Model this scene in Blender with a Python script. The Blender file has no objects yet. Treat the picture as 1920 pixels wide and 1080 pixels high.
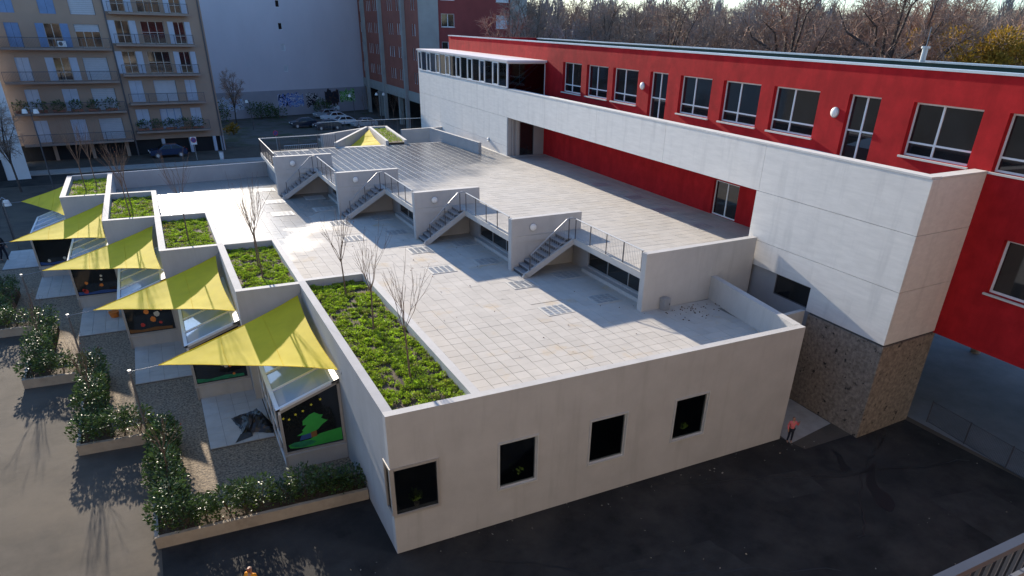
import bpy, bmesh, math, random
from mathutils import Vector, Matrix
R = math.radians
scene = bpy.context.scene
col = scene.collection

# ---------------------------------------------------------------- camera
CAM = Vector((-3.8824, -15.6148, 13.8073))
yaw, pitch, roll, FPX = 0.4924, 0.5098, 0.0296, 1281.6
fw = Vector((math.sin(yaw) * math.cos(pitch), math.cos(yaw) * math.cos(pitch), -math.sin(pitch)))
r0 = Vector((math.cos(yaw), -math.sin(yaw), 0)); u0 = r0.cross(fw)
rt = math.cos(roll) * r0 + math.sin(roll) * u0
up = -math.sin(roll) * r0 + math.cos(roll) * u0
cd = bpy.data.cameras.new('camera'); cam = bpy.data.objects.new('camera', cd); col.objects.link(cam)
m = Matrix(((rt.x, up.x, -fw.x, CAM.x), (rt.y, up.y, -fw.y, CAM.y), (rt.z, up.z, -fw.z, CAM.z), (0, 0, 0, 1)))
cam.matrix_world = m
cd.sensor_width = 36; cd.lens = 36 * FPX / 1920
cd.shift_x = -43.2 / 1920; cd.shift_y = 226.4 / 1920
cd.clip_start = 0.1; cd.clip_end = 2000
scene.camera = cam

# ---------------------------------------------------------------- sky, sun, exposure
SUN_EL, SUN_AZ = 17.2, -1.6          # azimuth measured from +Y, positive towards +X
w = bpy.data.worlds.new('World'); scene.world = w; w.use_nodes = True
wn = w.node_tree; bg = wn.nodes['Background']
sky = wn.nodes.new('ShaderNodeTexSky'); sky.sky_type = 'NISHITA'; sky.sun_disc = False
sky.sun_elevation = R(SUN_EL); sky.sun_rotation = R(SUN_AZ); sky.air_density = 1.0; sky.dust_density = 0.3; sky.ozone_density = 5.0
wn.links.new(sky.outputs[0], bg.inputs[0]); bg.inputs[1].default_value = 0.13
sd = bpy.data.lights.new('sun', 'SUN'); sd.energy = 5.0; sd.angle = R(0.53); sd.color = (1.0, 0.89, 0.74)
sun = bpy.data.objects.new('sun', sd); col.objects.link(sun)
sdir = Vector((math.sin(R(SUN_AZ)) * math.cos(R(SUN_EL)), math.cos(R(SUN_AZ)) * math.cos(R(SUN_EL)), math.sin(R(SUN_EL))))
sun.rotation_euler = sdir.to_track_quat('Z', 'Y').to_euler(); sun.location = sdir * 150
vs = scene.view_settings
vs.view_transform = 'Standard'; vs.look = 'None'; vs.gamma = 1; vs.use_curve_mapping = False
vs.exposure = 1.08

# ---------------------------------------------------------------- helpers
def tag(o, label=None, cat=None, group=None, kind=None):
    if label: o['label'] = label
    if cat: o['category'] = cat
    if group: o['group'] = group
    if kind: o['kind'] = kind
    return o
def empty(name, loc=(0, 0, 0), label=None, cat=None, group=None):
    o = bpy.data.objects.new(name, None); o.location = loc; o.empty_display_size = .2
    col.objects.link(o); tag(o, label, cat, group); return o
class MB:
    """collects shapes; build() links them as one mesh object"""
    def __init__(s): s.v = []; s.f = []; s.mi = []; s.cur = 0
    def face(s, pts):
        n = len(s.v); s.v += [tuple(p) for p in pts]; s.f.append(tuple(range(n, n + len(pts)))); s.mi.append(s.cur)
    def hexa(s, p):                     # p: 8 points, bottom 0-3 ccw, top 4-7
        n = len(s.v); s.v += [tuple(q) for q in p]
        for q in ((3, 2, 1, 0), (4, 5, 6, 7), (0, 1, 5, 4), (1, 2, 6, 5), (2, 3, 7, 6), (3, 0, 4, 7)):
            s.f.append(tuple(n + i for i in q)); s.mi.append(s.cur)
    def box(s, x0, y0, z0, x1, y1, z1):
        s.hexa([(x0, y0, z0), (x1, y0, z0), (x1, y1, z0), (x0, y1, z0), (x0, y0, z1), (x1, y0, z1), (x1, y1, z1), (x0, y1, z1)])
    def prism(s, poly, z0, z1):
        n = len(poly); b = len(s.v)
        a = sum(poly[i][0] * poly[(i + 1) % n][1] - poly[(i + 1) % n][0] * poly[i][1] for i in range(n))
        if a < 0: poly = poly[::-1]
        s.v += [(p[0], p[1], z0) for p in poly] + [(p[0], p[1], z1) for p in poly]
        s.f.append(tuple(b + i for i in reversed(range(n)))); s.f.append(tuple(b + n + i for i in range(n))); s.mi += [s.cur] * 2
        for i in range(n):
            j = (i + 1) % n; s.f.append((b + i, b + j, b + n + j, b + n + i)); s.mi.append(s.cur)
    def tube(s, pts, rad, n=6, cap=True):
        pts = [Vector(p) for p in pts]; rads = rad if isinstance(rad, (list, tuple)) else [rad] * len(pts)
        b = len(s.v); k = len(pts)
        for i, p in enumerate(pts):
            d = (pts[min(i + 1, k - 1)] - pts[max(i - 1, 0)])
            if d.length < 1e-9: d = Vector((0, 0, 1))
            d.normalize(); a = Vector((0, 0, 1)) if abs(d.z) < .9 else Vector((1, 0, 0))
            e1 = d.cross(a).normalized(); e2 = d.cross(e1)
            for j in range(n):
                t = 2 * math.pi * j / n; s.v.append(tuple(p + (e1 * math.cos(t) + e2 * math.sin(t)) * rads[i]))
        for i in range(k - 1):
            for j in range(n):
                j2 = (j + 1) % n; s.f.append((b + i * n + j, b + i * n + j2, b + (i + 1) * n + j2, b + (i + 1) * n + j)); s.mi.append(s.cur)
        if cap:
            s.f.append(tuple(b + j for j in reversed(range(n)))); s.f.append(tuple(b + (k - 1) * n + j for j in range(n))); s.mi += [s.cur] * 2
    def bar(s, a, b, wd, ht, upv=(0, 0, 1)):      # rectangular bar between two points
        a = Vector(a); b = Vector(b); d = (b - a).normalized(); upv = Vector(upv)
        if abs(d.dot(upv)) > .98: upv = Vector((1, 0, 0))
        e1 = d.cross(upv).normalized() * wd / 2; e2 = e1.cross(d).normalized() * ht / 2
        s.hexa([a - e1 - e2, a + e1 - e2, b + e1 - e2, b - e1 - e2, a - e1 + e2, a + e1 + e2, b + e1 + e2, b - e1 + e2])
    def build(s, name, mat, parent=None, smooth=False, fix=True):
        me = bpy.data.meshes.new(name); me.from_pydata(s.v, [], s.f); me.update()
        for mm in (mat if isinstance(mat, (list, tuple)) else [mat]): me.materials.append(mm)
        if len(set(s.mi)) > 1: me.polygons.foreach_set('material_index', s.mi)
        if smooth: me.polygons.foreach_set('use_smooth', [True] * len(s.f))
        o = bpy.data.objects.new(name, me); col.objects.link(o)
        if parent: o.parent = parent; o.matrix_parent_inverse = Matrix.Translation(-Vector(parent.location)) if parent.type == 'EMPTY' and parent.rotation_euler.z == 0 else Matrix()
        return o
class FR:
    """a vertical plane in plan: u runs from p0 to p1, d points outwards"""
    def __init__(s, p0, p1, out):
        s.p0 = Vector(p0); d = Vector(p1) - s.p0; s.L = d.length; s.u = d / s.L
        n = Vector((s.u.y, -s.u.x)); s.n = n if n.dot(Vector(out)) > 0 else -n
    def pt(s, u, d, z):
        q = s.p0 + s.u * u + s.n * d; return (q.x, q.y, z)
    def uY(s, y): return (y - s.p0.y) / s.u.y
    def uX(s, x): return (x - s.p0.x) / s.u.x
def fbox(mb, F, u0, u1, d0, d1, z0, z1):
    if u0 > u1: u0, u1 = u1, u0
    if d0 > d1: d0, d1 = d1, d0
    b = [F.pt(u0, d0, z0), F.pt(u1, d0, z0), F.pt(u1, d1, z0), F.pt(u0, d1, z0)]
    a = sum(b[i][0] * b[(i + 1) % 4][1] - b[(i + 1) % 4][0] * b[i][1] for i in range(4))
    if a < 0: b = b[::-1]
    mb.hexa(b + [(p[0], p[1], z1) for p in b])
def wall(mb, F, u0, u1, z0, z1, thick, holes=()):
    us = sorted({u0, u1, *[h[0] for h in holes], *[h[1] for h in holes]}); us = [u for u in us if u0 - 1e-6 <= u <= u1 + 1e-6]
    zs = sorted({z0, z1, *[h[2] for h in holes], *[h[3] for h in holes]}); zs = [z for z in zs if z0 - 1e-6 <= z <= z1 + 1e-6]
    def solid(i, j):
        if i < 0 or j < 0 or i >= len(us) - 1 or j >= len(zs) - 1: return False
        uc = (us[i] + us[i + 1]) / 2; zc = (zs[j] + zs[j + 1]) / 2
        return not any(h[0] < uc < h[1] and h[2] < zc < h[3] for h in holes)
    for i in range(len(us) - 1):
        for j in range(len(zs) - 1):
            if not solid(i, j): continue
            a, b, c, d = us[i], us[i + 1], zs[j], zs[j + 1]
            P = lambda u, dd, z: F.pt(u, dd, z)
            mb.face([P(a, 0, c), P(b, 0, c), P(b, 0, d), P(a, 0, d)])
            mb.face([P(b, -thick, c), P(a, -thick, c), P(a, -thick, d), P(b, -thick, d)])
            if not solid(i - 1, j): mb.face([P(a, -thick, c), P(a, 0, c), P(a, 0, d), P(a, -thick, d)])
            if not solid(i + 1, j): mb.face([P(b, 0, c), P(b, -thick, c), P(b, -thick, d), P(b, 0, d)])
            if not solid(i, j - 1): mb.face([P(a, -thick, c), P(b, -thick, c), P(b, 0, c), P(a, 0, c)])
            if not solid(i, j + 1): mb.face([P(a, 0, d), P(b, 0, d), P(b, -thick, d), P(a, -thick, d)])
def copy_tree(o, parent=None):
    c = o.copy(); col.objects.link(c)
    if parent: c.parent = parent
    for ch in o.children: copy_tree(ch, c)
    return c

# ---------------------------------------------------------------- materials
MATS = {}
def pm(name, c, rough=.8, var=.12, scale=2.0, bump=0.0, bscale=60, spec=.4, metal=0.0, c2=None, c2scale=.6, c2lo=.5, c2hi=.7, streak=None, c2map=None, rvar=0.0, trans=0.0, rand=0.0, coat=0.0, detail=6):
    m = bpy.data.materials.new(name); m.use_nodes = True; nt = m.node_tree; N = nt.nodes; L = nt.links
    p = N['Principled BSDF']; p.inputs['Roughness'].default_value = rough; p.inputs['Metallic'].default_value = metal
    p.inputs['Specular IOR Level'].default_value = spec; p.inputs['Coat Weight'].default_value = coat
    g = N.new('ShaderNodeNewGeometry'); pos = g.outputs['Position']
    if streak:
        mp = N.new('ShaderNodeMapping'); mp.inputs['Scale'].default_value = streak; L.new(pos, mp.inputs[0]); vec = mp.outputs[0]
    else: vec = pos
    nz = N.new('ShaderNodeTexNoise'); nz.inputs['Scale'].default_value = scale; nz.inputs['Detail'].default_value = detail; nz.inputs['Roughness'].default_value = .62; L.new(vec, nz.inputs['Vector'])
    rp = N.new('ShaderNodeValToRGB'); rp.color_ramp.elements[0].position = .3; rp.color_ramp.elements[1].position = .7
    rp.color_ramp.elements[0].color = (*[x * (1 - var) for x in c], 1); rp.color_ramp.elements[1].color = (*[min(1, x * (1 + var)) for x in c], 1)
    L.new(nz.outputs['Fac'], rp.inputs[0]); out = rp.outputs[0]
    if c2:
        n2 = N.new('ShaderNodeTexNoise'); n2.inputs['Scale'].default_value = c2scale; n2.inputs['Detail'].default_value = 7; n2.inputs['Roughness'].default_value = .65
        if c2map:
            mq = N.new('ShaderNodeMapping'); mq.inputs['Scale'].default_value = c2map; L.new(pos, mq.inputs[0]); L.new(mq.outputs[0], n2.inputs['Vector'])
        else: L.new(pos, n2.inputs['Vector'])
        r2 = N.new('ShaderNodeMapRange'); r2.inputs['From Min'].default_value = c2lo; r2.inputs['From Max'].default_value = c2hi; L.new(n2.outputs['Fac'], r2.inputs['Value'])
        mx = N.new('ShaderNodeMix'); mx.data_type = 'RGBA'; L.new(r2.outputs[0], mx.inputs[0]); L.new(out, mx.inputs[6]); mx.inputs[7].default_value = (*c2, 1); out = mx.outputs[2]
    if rand:
        oi = N.new('ShaderNodeObjectInfo'); ad = N.new('ShaderNodeMath'); ad.operation = 'ADD'; L.new(oi.outputs['Random'], ad.inputs[0]); L.new(g.outputs['Random Per Island'], ad.inputs[1])
        fr = N.new('ShaderNodeMath'); fr.operation = 'FRACT'; L.new(ad.outputs[0], fr.inputs[0])
        mr = N.new('ShaderNodeMapRange'); mr.inputs['To Min'].default_value = 1 - rand; mr.inputs['To Max'].default_value = 1 + rand; L.new(fr.outputs[0], mr.inputs['Value'])
        hs = N.new('ShaderNodeHueSaturation'); L.new(mr.outputs[0], hs.inputs['Value']); L.new(out, hs.inputs['Color']); out = hs.outputs[0]
    L.new(out, p.inputs['Base Color'])
    if rvar:
        n3 = N.new('ShaderNodeTexNoise'); n3.inputs['Scale'].default_value = .35; n3.inputs['Detail'].default_value = 6; L.new(pos, n3.inputs['Vector'])
        mr = N.new('ShaderNodeMapRange'); mr.inputs['From Min'].default_value = .42; mr.inputs['From Max'].default_value = .6
        mr.inputs['To Min'].default_value = max(.06, rough - rvar); mr.inputs['To Max'].default_value = rough; L.new(n3.outputs['Fac'], mr.inputs['Value']); L.new(mr.outputs[0], p.inputs['Roughness'])
    if bump:
        nb = N.new('ShaderNodeTexNoise'); nb.inputs['Scale'].default_value = bscale; nb.inputs['Detail'].default_value = 4; L.new(pos, nb.inputs['Vector'])
        b = N.new('ShaderNodeBump'); b.inputs['Strength'].default_value = bump; b.inputs['Distance'].default_value = .02; L.new(nb.outputs['Fac'], b.inputs['Height']); L.new(b.outputs[0], p.inputs['Normal'])
    if trans:
        tr = N.new('ShaderNodeBsdfTranslucent'); L.new(out, tr.inputs[0]); ms = N.new('ShaderNodeMixShader'); ms.inputs[0].default_value = trans
        L.new(p.outputs[0], ms.inputs[1]); L.new(tr.outputs[0], ms.inputs[2]); L.new(ms.outputs[0], N['Material Output'].inputs[0])
    MATS[name] = m; return m
def clear_glass(name, tint, spec=1.0):
    m = bpy.data.materials.new(name); m.use_nodes = True; nt = m.node_tree; N = nt.nodes; L = nt.links; N.remove(N['Principled BSDF'])
    t = N.new('ShaderNodeBsdfTransparent'); t.inputs[0].default_value = (*tint, 1); g = N.new('ShaderNodeBsdfGlossy'); g.inputs['Roughness'].default_value = .03; g.inputs[0].default_value = (.9, .95, 1, 1)
    f = N.new('ShaderNodeFresnel'); f.inputs[0].default_value = 1.5; x = N.new('ShaderNodeMixShader'); L.new(f.outputs[0], x.inputs[0]); L.new(t.outputs[0], x.inputs[1]); L.new(g.outputs[0], x.inputs[2]); L.new(x.outputs[0], N['Material Output'].inputs[0])
    MATS[name] = m; return m
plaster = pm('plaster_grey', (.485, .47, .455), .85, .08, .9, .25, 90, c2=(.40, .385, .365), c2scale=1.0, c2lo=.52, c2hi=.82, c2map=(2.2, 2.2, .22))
plaster2 = pm('plaster_shaded_blue', (.36, .36, .37), .85, .08, .9, .2, 90, c2=(.29, .29, .29), c2scale=1.0, c2lo=.56, c2hi=.85, c2map=(2.2, 2.2, .22))  # same plaster for side walls, dim bluish sky light put into its colour
white_clad = pm('white_cladding', (.75, .72, .675), .75, .07, 3.0, .12, 120, streak=(1, .35, 2.2), c2=(.58, .56, .53), c2scale=1.0, c2lo=.52, c2hi=.85, c2map=(1.6, 1.6, .25))
joint_dark = pm('joint_shadow', (.08, .08, .08), .9)
coping_pale = pm('pale_coping', (.66, .64, .60), .6, .08, 3)
red_plaster = pm('red_plaster', (.43, .017, .021), .85, .20, 1.6, .35, 60, c2=(.30, .011, .014), c2scale=1.0, c2lo=.47, c2hi=.80, c2map=(1.3, 1.3, .22), spec=.12)
stone = pm('dark_conglomerate', (.25, .205, .165), .75, .45, 7, .5, 25, c2=(.02, .02, .02), c2scale=3.2, c2lo=.60, c2hi=.66)
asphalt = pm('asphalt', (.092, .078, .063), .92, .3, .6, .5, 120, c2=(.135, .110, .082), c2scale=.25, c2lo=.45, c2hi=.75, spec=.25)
asphalt_shaded = pm('shaded_asphalt', (.027, .026, .025), .92, .35, .9, .6, 90, c2=(.055, .050, .044), c2scale=.35, c2lo=.46, c2hi=.66, spec=.2)  # darker copy of the asphalt, with cast shade put into its colour
concrete = pm('concrete', (.36, .34, .31), .85, .12, 1.6, .3, 60, c2=(.26, .23, .20), c2scale=.7, c2lo=.55, c2hi=.8)
conc_warm = pm('warm_concrete', (.40, .33, .25), .88, .16, 1.5, .35, 50, c2=(.24, .19, .14), c2scale=1.1, c2lo=.55, c2hi=.8)
tile_m = pm('terrace_tile', (.50, .465, .42), .88, .07, 1.2, .2, 70, c2=(.50, .40, .28), c2scale=.7, c2lo=.58, c2hi=.74, rvar=.001, rand=.045, spec=.22)
tile_joint = pm('tile_joint', (.20, .19, .17), .85, .1, 3)
deck_tile = pm('deck_tile', (.475, .445, .405), .88, .07, .8, .2, 70, c2=(.44, .40, .345), c2scale=.4, c2lo=.5, c2hi=.72, rvar=.001, rand=.06, spec=.22)
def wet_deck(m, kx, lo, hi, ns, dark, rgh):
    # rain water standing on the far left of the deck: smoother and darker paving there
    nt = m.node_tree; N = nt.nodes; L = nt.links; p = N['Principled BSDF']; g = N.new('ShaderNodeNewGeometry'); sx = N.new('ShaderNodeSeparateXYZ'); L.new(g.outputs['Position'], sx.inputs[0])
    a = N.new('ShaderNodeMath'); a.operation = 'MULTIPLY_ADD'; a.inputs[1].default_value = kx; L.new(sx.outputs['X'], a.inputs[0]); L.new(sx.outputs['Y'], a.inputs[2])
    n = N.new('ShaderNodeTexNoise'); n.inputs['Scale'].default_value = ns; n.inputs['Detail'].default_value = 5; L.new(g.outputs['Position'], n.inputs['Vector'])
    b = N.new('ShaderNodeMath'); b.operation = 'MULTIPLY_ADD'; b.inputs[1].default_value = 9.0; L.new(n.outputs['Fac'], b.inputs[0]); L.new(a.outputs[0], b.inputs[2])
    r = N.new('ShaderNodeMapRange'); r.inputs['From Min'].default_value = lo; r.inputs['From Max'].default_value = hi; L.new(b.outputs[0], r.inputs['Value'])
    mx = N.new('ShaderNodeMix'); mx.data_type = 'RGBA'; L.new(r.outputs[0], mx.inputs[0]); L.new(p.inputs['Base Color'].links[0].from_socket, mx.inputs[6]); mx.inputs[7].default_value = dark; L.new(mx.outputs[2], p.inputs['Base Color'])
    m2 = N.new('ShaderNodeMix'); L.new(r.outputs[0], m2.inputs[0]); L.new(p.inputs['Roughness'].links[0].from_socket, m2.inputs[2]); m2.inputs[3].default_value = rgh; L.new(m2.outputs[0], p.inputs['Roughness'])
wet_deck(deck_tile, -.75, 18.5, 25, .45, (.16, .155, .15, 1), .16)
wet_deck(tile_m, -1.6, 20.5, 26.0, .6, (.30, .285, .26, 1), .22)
deck_joint = pm('deck_joint', (.50, .475, .43), .85, .1, 3)
pad_tile = pm('pad_tile', (.50, .49, .47), .7, .08, 2, .1, 80, rand=.05)
gravel = pm('gravel', (.30, .235, .165), .95, .55, 14, 1.0, 22, c2=(.10, .085, .07), c2scale=12, c2lo=.5, c2hi=.62)
alu = pm('aluminium_frame', (.62, .62, .61), .4, .05, 3, metal=.25, spec=.5)
alu_warm = pm('warm_aluminium', (.42, .39, .36), .45, .06, 3, metal=.2)
white_frame = pm('white_frame', (.74, .75, .76), .45, .04, 3)
steel = pm('galvanised_steel', (.36, .37, .39), .45, .1, 4, metal=.4)
dark_steel = pm('dark_steel', (.09, .09, .10), .5, .1, 4, metal=.3)
glass = pm('dark_glass', (.014, .016, .018), .05, .4, .8, .02, 3, spec=.7)
glass_sky = pm('roof_glass', (.28, .39, .56), .08, .10, .8, spec=.9, coat=.6)  # blue sky reflection put into the base colour of the panes
glass_clear = clear_glass('clear_glass', (.42, .45, .47))
blind = pm('blind', (.55, .57, .6), .7, .05, 2)
sail_m = pm('yellow_sail', (.93, .72, .04), .75, .08, 1.2, .15, 140, trans=.32, spec=.2)
soil = pm('soil', (.085, .058, .036), .95, .4, 6, .6, 40)
sedum = pm('sedum_leaf', (.30, .43, .030), .6, .5, 2.2, trans=.25, rand=.45, c2=(.36, .27, .10), c2scale=1.3, c2lo=.56, c2hi=.72, spec=.3)
litter = pm('dead_leaf', (.26, .19, .11), .8, .35, 3, rand=.4)
laurel = pm('laurel_leaf', (.060, .105, .030), .44, .45, 3, rand=.5, spec=.38, trans=.18)
laurel2 = pm('young_laurel_leaf', (.14, .22, .03), .4, .4, 3, rand=.4, trans=.25)
stemm = pm('shrub_stem', (.10, .075, .055), .85, .2, 6)
bark = pm('young_bark', (.15, .10, .075), .85, .3, 8)
twig = pm('twig', (.17, .115, .085), .85, .25, 5)
bark_far = pm('wood_bark', (.07, .055, .048), .9, .3, 2)
twig_far = pm('wood_twig', (.27, .20, .155), .9, .35, .25, rand=.15)
twig_warm = pm('reddish_twig', (.33, .21, .15), .9, .35, .25, rand=.15)
twig_cool = pm('greyish_twig', (.24, .205, .19), .9, .3, .25, rand=.15)
ochre_leaf = pm('ochre_leaf', (.33, .20, .025), .7, .35, .9, trans=.3, rand=.35)
red_leaf = pm('red_leaf', (.33, .08, .04), .7, .3, 2)
lampw = pm('lamp_opal', (.80, .79, .76), .35, .03, 3, spec=.5)
roof_green = pm('green_membrane', (.016, .045, .035), .6, .25, 1.5)
zinc = pm('zinc_coping', (.56, .60, .64), .35, .08, 1.5, metal=.35)
# ================================================================ SETTING
def sheet(name, poly, z, mat, kind='structure'):
    mb = MB(); mb.face([(p[0], p[1], z) for p in poly]); o = mb.build(name, mat); tag(o, kind=kind); return o
# the ground: one sheet that drops a little towards the street behind and runs on to the horizon
gm = MB()
ys = [-600, -60, -20, 0, 20, 42, 48, 54, 60, 100, 160, 320, 900]; xs = [-900, -300, -60, -20, 0, 20, 40, 60, 120, 300, 900]
gz = lambda x, y: -1.2 * max(0, min(1, (y - 42) / 18.0))
for i in range(len(xs) - 1):
    for j in range(len(ys) - 1):
        gm.face([(xs[a], ys[b], gz(xs[a], ys[b])) for a, b in ((i, j), (i + 1, j), (i + 1, j + 1), (i, j + 1))])
tag(gm.build('ground', asphalt), kind='structure')
sheet('shaded_yard', [(-6.2, -16.5), (21.5, -16.5), (21.3, -.98), (15.7, -.98), (15.2, 1.2), (0, 1.2), (0, 3.0), (-6.2, 3.2)], .006, asphalt_shaded)  # darker sheet over the ground lying in the building's shade
sheet('undercroft_floor', [(21.36, -16.5), (40, -16.5), (42, 16), (21.9, 16)], .010, pm('skylit_concrete', (.20, .21, .225), .7, .2, .7, .1, 60))  # floor concrete with the blue of sky light put into its colour
sheet('entrance_slab', [(15.5, -.45), (18.18, .0), (18.25, 2.3), (15.75, 2.3)], .014, concrete)
# repeating step of the saw-tooth plan
WX = [0.0, -2.36, -4.75, -7.12, -9.36]              # outer left wall of each step
PY = [0.0, 11.62, 18.40, 25.06, 31.65, 38.4]        # front wall of each roof planter
BY = [5.80, 12.55, 19.25, 25.88, 32.45]             # front of each glazed bay
HX = [-6.30, -8.60, -10.88, -13.15, -15.4]          # outer corner of each hedge box
HY = [3.25, 9.90, 16.60, 23.25, 29.85, 36.5]
for k in range(5):
    bx = WX[k]
    sheet('gravel_bed', [(HX[k] + .1, HY[k] + .1), (bx + .0, HY[k] + .05), (bx + .0, HY[k + 1] - .02), (HX[k] + .1, HY[k + 1] + .1)], .012 + .002 * k, gravel)

# ================================================================ LOW BUILDING
LB = empty('low_building', (7, 0, 0), 'low grey plaster building with stepped side and paved roof terraces', 'building')
ZT, ZP, ZD, ZF = 3.69, 4.70, 5.29, 6.10
TH = .28
FF = FR((0, 0), (15.36, 0), (0, -1))
fw_win = [(3.28, 4.65), (6.48, 7.94), (9.84, 11.33)]
mb = MB(); wall(mb, FF, .0, 15.36, 0, ZP, TH, [(-.1, 1.43, 1.35, 3.03)] + [(a, b, 1.28, 3.0) for a, b in fw_win]); mb.build('front_wall', plaster, LB)
FL = FR((0, 0), (0, 11.62), (-1, 0))
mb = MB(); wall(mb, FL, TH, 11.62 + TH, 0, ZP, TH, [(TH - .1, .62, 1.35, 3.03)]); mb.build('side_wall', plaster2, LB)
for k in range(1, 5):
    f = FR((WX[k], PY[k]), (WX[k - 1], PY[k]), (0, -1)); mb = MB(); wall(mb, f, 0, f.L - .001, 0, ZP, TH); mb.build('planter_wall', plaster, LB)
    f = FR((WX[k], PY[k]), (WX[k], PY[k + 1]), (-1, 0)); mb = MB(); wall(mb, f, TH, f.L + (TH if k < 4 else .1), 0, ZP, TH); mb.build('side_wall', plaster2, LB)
# right wall, and the stub beside the light well
FRt = FR((15.36, 0), (16.3, 6.0), (1, 0)); mb = MB(); wall(mb, FRt, TH, FRt.L, 0, ZP, TH); mb.build('right_wall', plaster, LB)
# back parapet of the terrace
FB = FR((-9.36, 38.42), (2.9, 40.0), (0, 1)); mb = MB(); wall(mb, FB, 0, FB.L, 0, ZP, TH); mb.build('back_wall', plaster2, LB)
# inner walls of the roof planters
mb = MB()
mb.box(2.58, TH, 3.3, 2.86, 12.0, ZP - .002); mb.box(TH, 11.9, 3.3, 2.58, 12.18, ZP - .003); mb.build('planter_curb', plaster, LB)
for k in range(1, 5):
    mb = MB(); y1 = PY[k + 1] + (0 if k < 4 else .0)
    mb.box(WX[k - 1] + .02, PY[k] + TH, 3.3, WX[k - 1] + .28, y1 + (.28 if k < 4 else .25), ZP - .002)
    if k < 4: mb.box(WX[k] + TH, y1 + .02, 3.3, WX[k - 1] + .02, y1 + .28, ZP - .003)
    mb.build('planter_curb', plaster, LB)
SOIL = [(TH, TH, 2.58, 11.9)] + [(WX[k] + TH, PY[k] + TH, WX[k - 1] + .02, PY[k + 1] + .02) for k in range(1, 4)] + [(WX[4] + TH, PY[4] + TH, WX[3] + .02, 38.3)]
for (a, b, c, d) in SOIL:
    mb = MB(); mb.box(a - .02, b - .02, 4.2, c + .02, d + .02, 4.40); mb.build('planter_soil', soil, LB)
# terrace slab
FX = [12.37, 9.78, 7.46, 4.98, 2.58]; FY = [5.73, 12.65, 19.55, 26.20, 32.77]; FLN = [6.0, 3.83, 3.78, 3.78, 3.70]; SK = .045
terr = [(2.8, TH), (15.1, TH), (16.1, 6.0), (13.2, 6.0)]
for k in range(4): terr += [(FX[k] + .9, FY[k + 1]), (FX[k + 1] + .9, FY[k + 1])]
terr += [(3.0, 39.8), (-6.9, 38.5), (-6.9, 31.9), (-4.5, 31.9), (-4.5, 25.3), (-2.1, 25.3), (-2.1, 18.65), (.25, 18.65), (.25, 12.1), (2.8, 12.1)]
mb = MB(); mb.prism(terr, 3.3, ZT - .035); mb.build('terrace_slab', tile_joint, LB)
def inpoly(x, y, poly):
    c = False; n = len(poly)
    for i in range(n):
        x1, y1 = poly[i]; x2, y2 = poly[(i + 1) % n]
        if (y1 > y) != (y2 > y) and x < (x2 - x1) * (y - y1) / (y2 - y1) + x1: c = not c
    return c
# glass-block rooflights let into the terrace, two by two in each step
ROOFL = []
for k in range(5):
    for (x, y) in ((9.28, 7.35), (11.80, 7.70), (9.42, 10.75), (11.92, 11.10)):
        X, Y = x - 2.45 * k, y + 6.79 * k
        if inpoly(X, Y, terr) and Y < 37: ROOFL.append((X, Y))
def hits(x, y, h=.25):
    return any(abs(x - a) < .62 + h - .04 and abs(y - b) < .52 + h - .04 for a, b in ROOFL)
random.seed(4)
tl = []
S = .5
for i in range(-16, 40):
    for j in range(0, 80):
        x, y = i * S + .1 + .25, j * S + .3 + .25
        ins = inpoly(x, y, terr); edge_ = x < 12 and y < 37 and any(inpoly(x + a, y + b, terr) for a in (-.24, .24) for b in (-.24, .24))
        if (ins or edge_) and not hits(x, y): tl.append((x, y))
fl = [(x, y) for i in range(-16, 40) for j in range(0, 80) for x, y in [(i * S + .35, j * S + .55)]]
tl.sort(key=lambda p: (p[0] - CAM.x) ** 2 + (p[1] - CAM.y) ** 2)
vis = [p for p in tl if p[1] > 1.0]
near = vis[:240]; nset = set(near)
tm = MB(); g = .246; tm.hexa([(-g, -g, -.034), (g, -g, -.034), (g, g, -.034), (-g, g, -.034), (-g + .004, -g + .004, 0), (g - .004, -g + .004, 0), (g - .004, g - .004, 0), (-g + .004, g - .004, 0)])
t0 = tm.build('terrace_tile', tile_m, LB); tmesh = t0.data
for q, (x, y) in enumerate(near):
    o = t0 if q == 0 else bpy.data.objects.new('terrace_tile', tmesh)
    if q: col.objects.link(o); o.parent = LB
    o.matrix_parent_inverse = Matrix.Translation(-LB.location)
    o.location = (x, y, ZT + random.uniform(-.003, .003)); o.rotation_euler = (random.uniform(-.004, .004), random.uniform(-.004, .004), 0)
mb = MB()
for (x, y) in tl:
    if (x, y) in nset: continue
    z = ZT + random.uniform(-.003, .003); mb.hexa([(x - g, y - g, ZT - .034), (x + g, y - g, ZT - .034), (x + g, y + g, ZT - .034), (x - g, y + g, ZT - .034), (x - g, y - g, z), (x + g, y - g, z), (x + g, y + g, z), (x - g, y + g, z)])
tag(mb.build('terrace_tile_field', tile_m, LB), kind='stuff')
# strip of small fill where the tile grid is cut by the edges: screed just below tile level
mb = MB(); mb.prism(terr, ZT - .036, ZT - .016); mb.build('terrace_edge_screed', tile_joint, LB)
gb_frame = pm('rooflight_frame', (.50, .48, .44), .75, .1, 3)
gb_glass = pm('glass_block', (.30, .31, .315), .3, .2, 3, spec=.6)  # light block colour stands in for reflected sky
def rooflight(x, y, z, parent):
    mb = MB(); mb.box(x - .62, y - .52, z - .03, x + .62, y + .52, z + .012)
    o = mb.build('rooflight', gb_frame, parent); gm_ = MB()
    if z == ZT: mq = MB(); mq.box(x - 1.02, y - .92, z - .03, x + 1.02, y + .92, z - .007); mq.build('surround_slab', tile_m, o)
    for a in range(4):
        for b in range(4):
            cx, cy = x - .405 + a * .27, y - .345 + b * .23; gm_.box(cx - .10, cy - .085, z, cx + .10, cy + .085, z + .020)
    gm_.build('glass_blocks', gb_glass, o)
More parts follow.
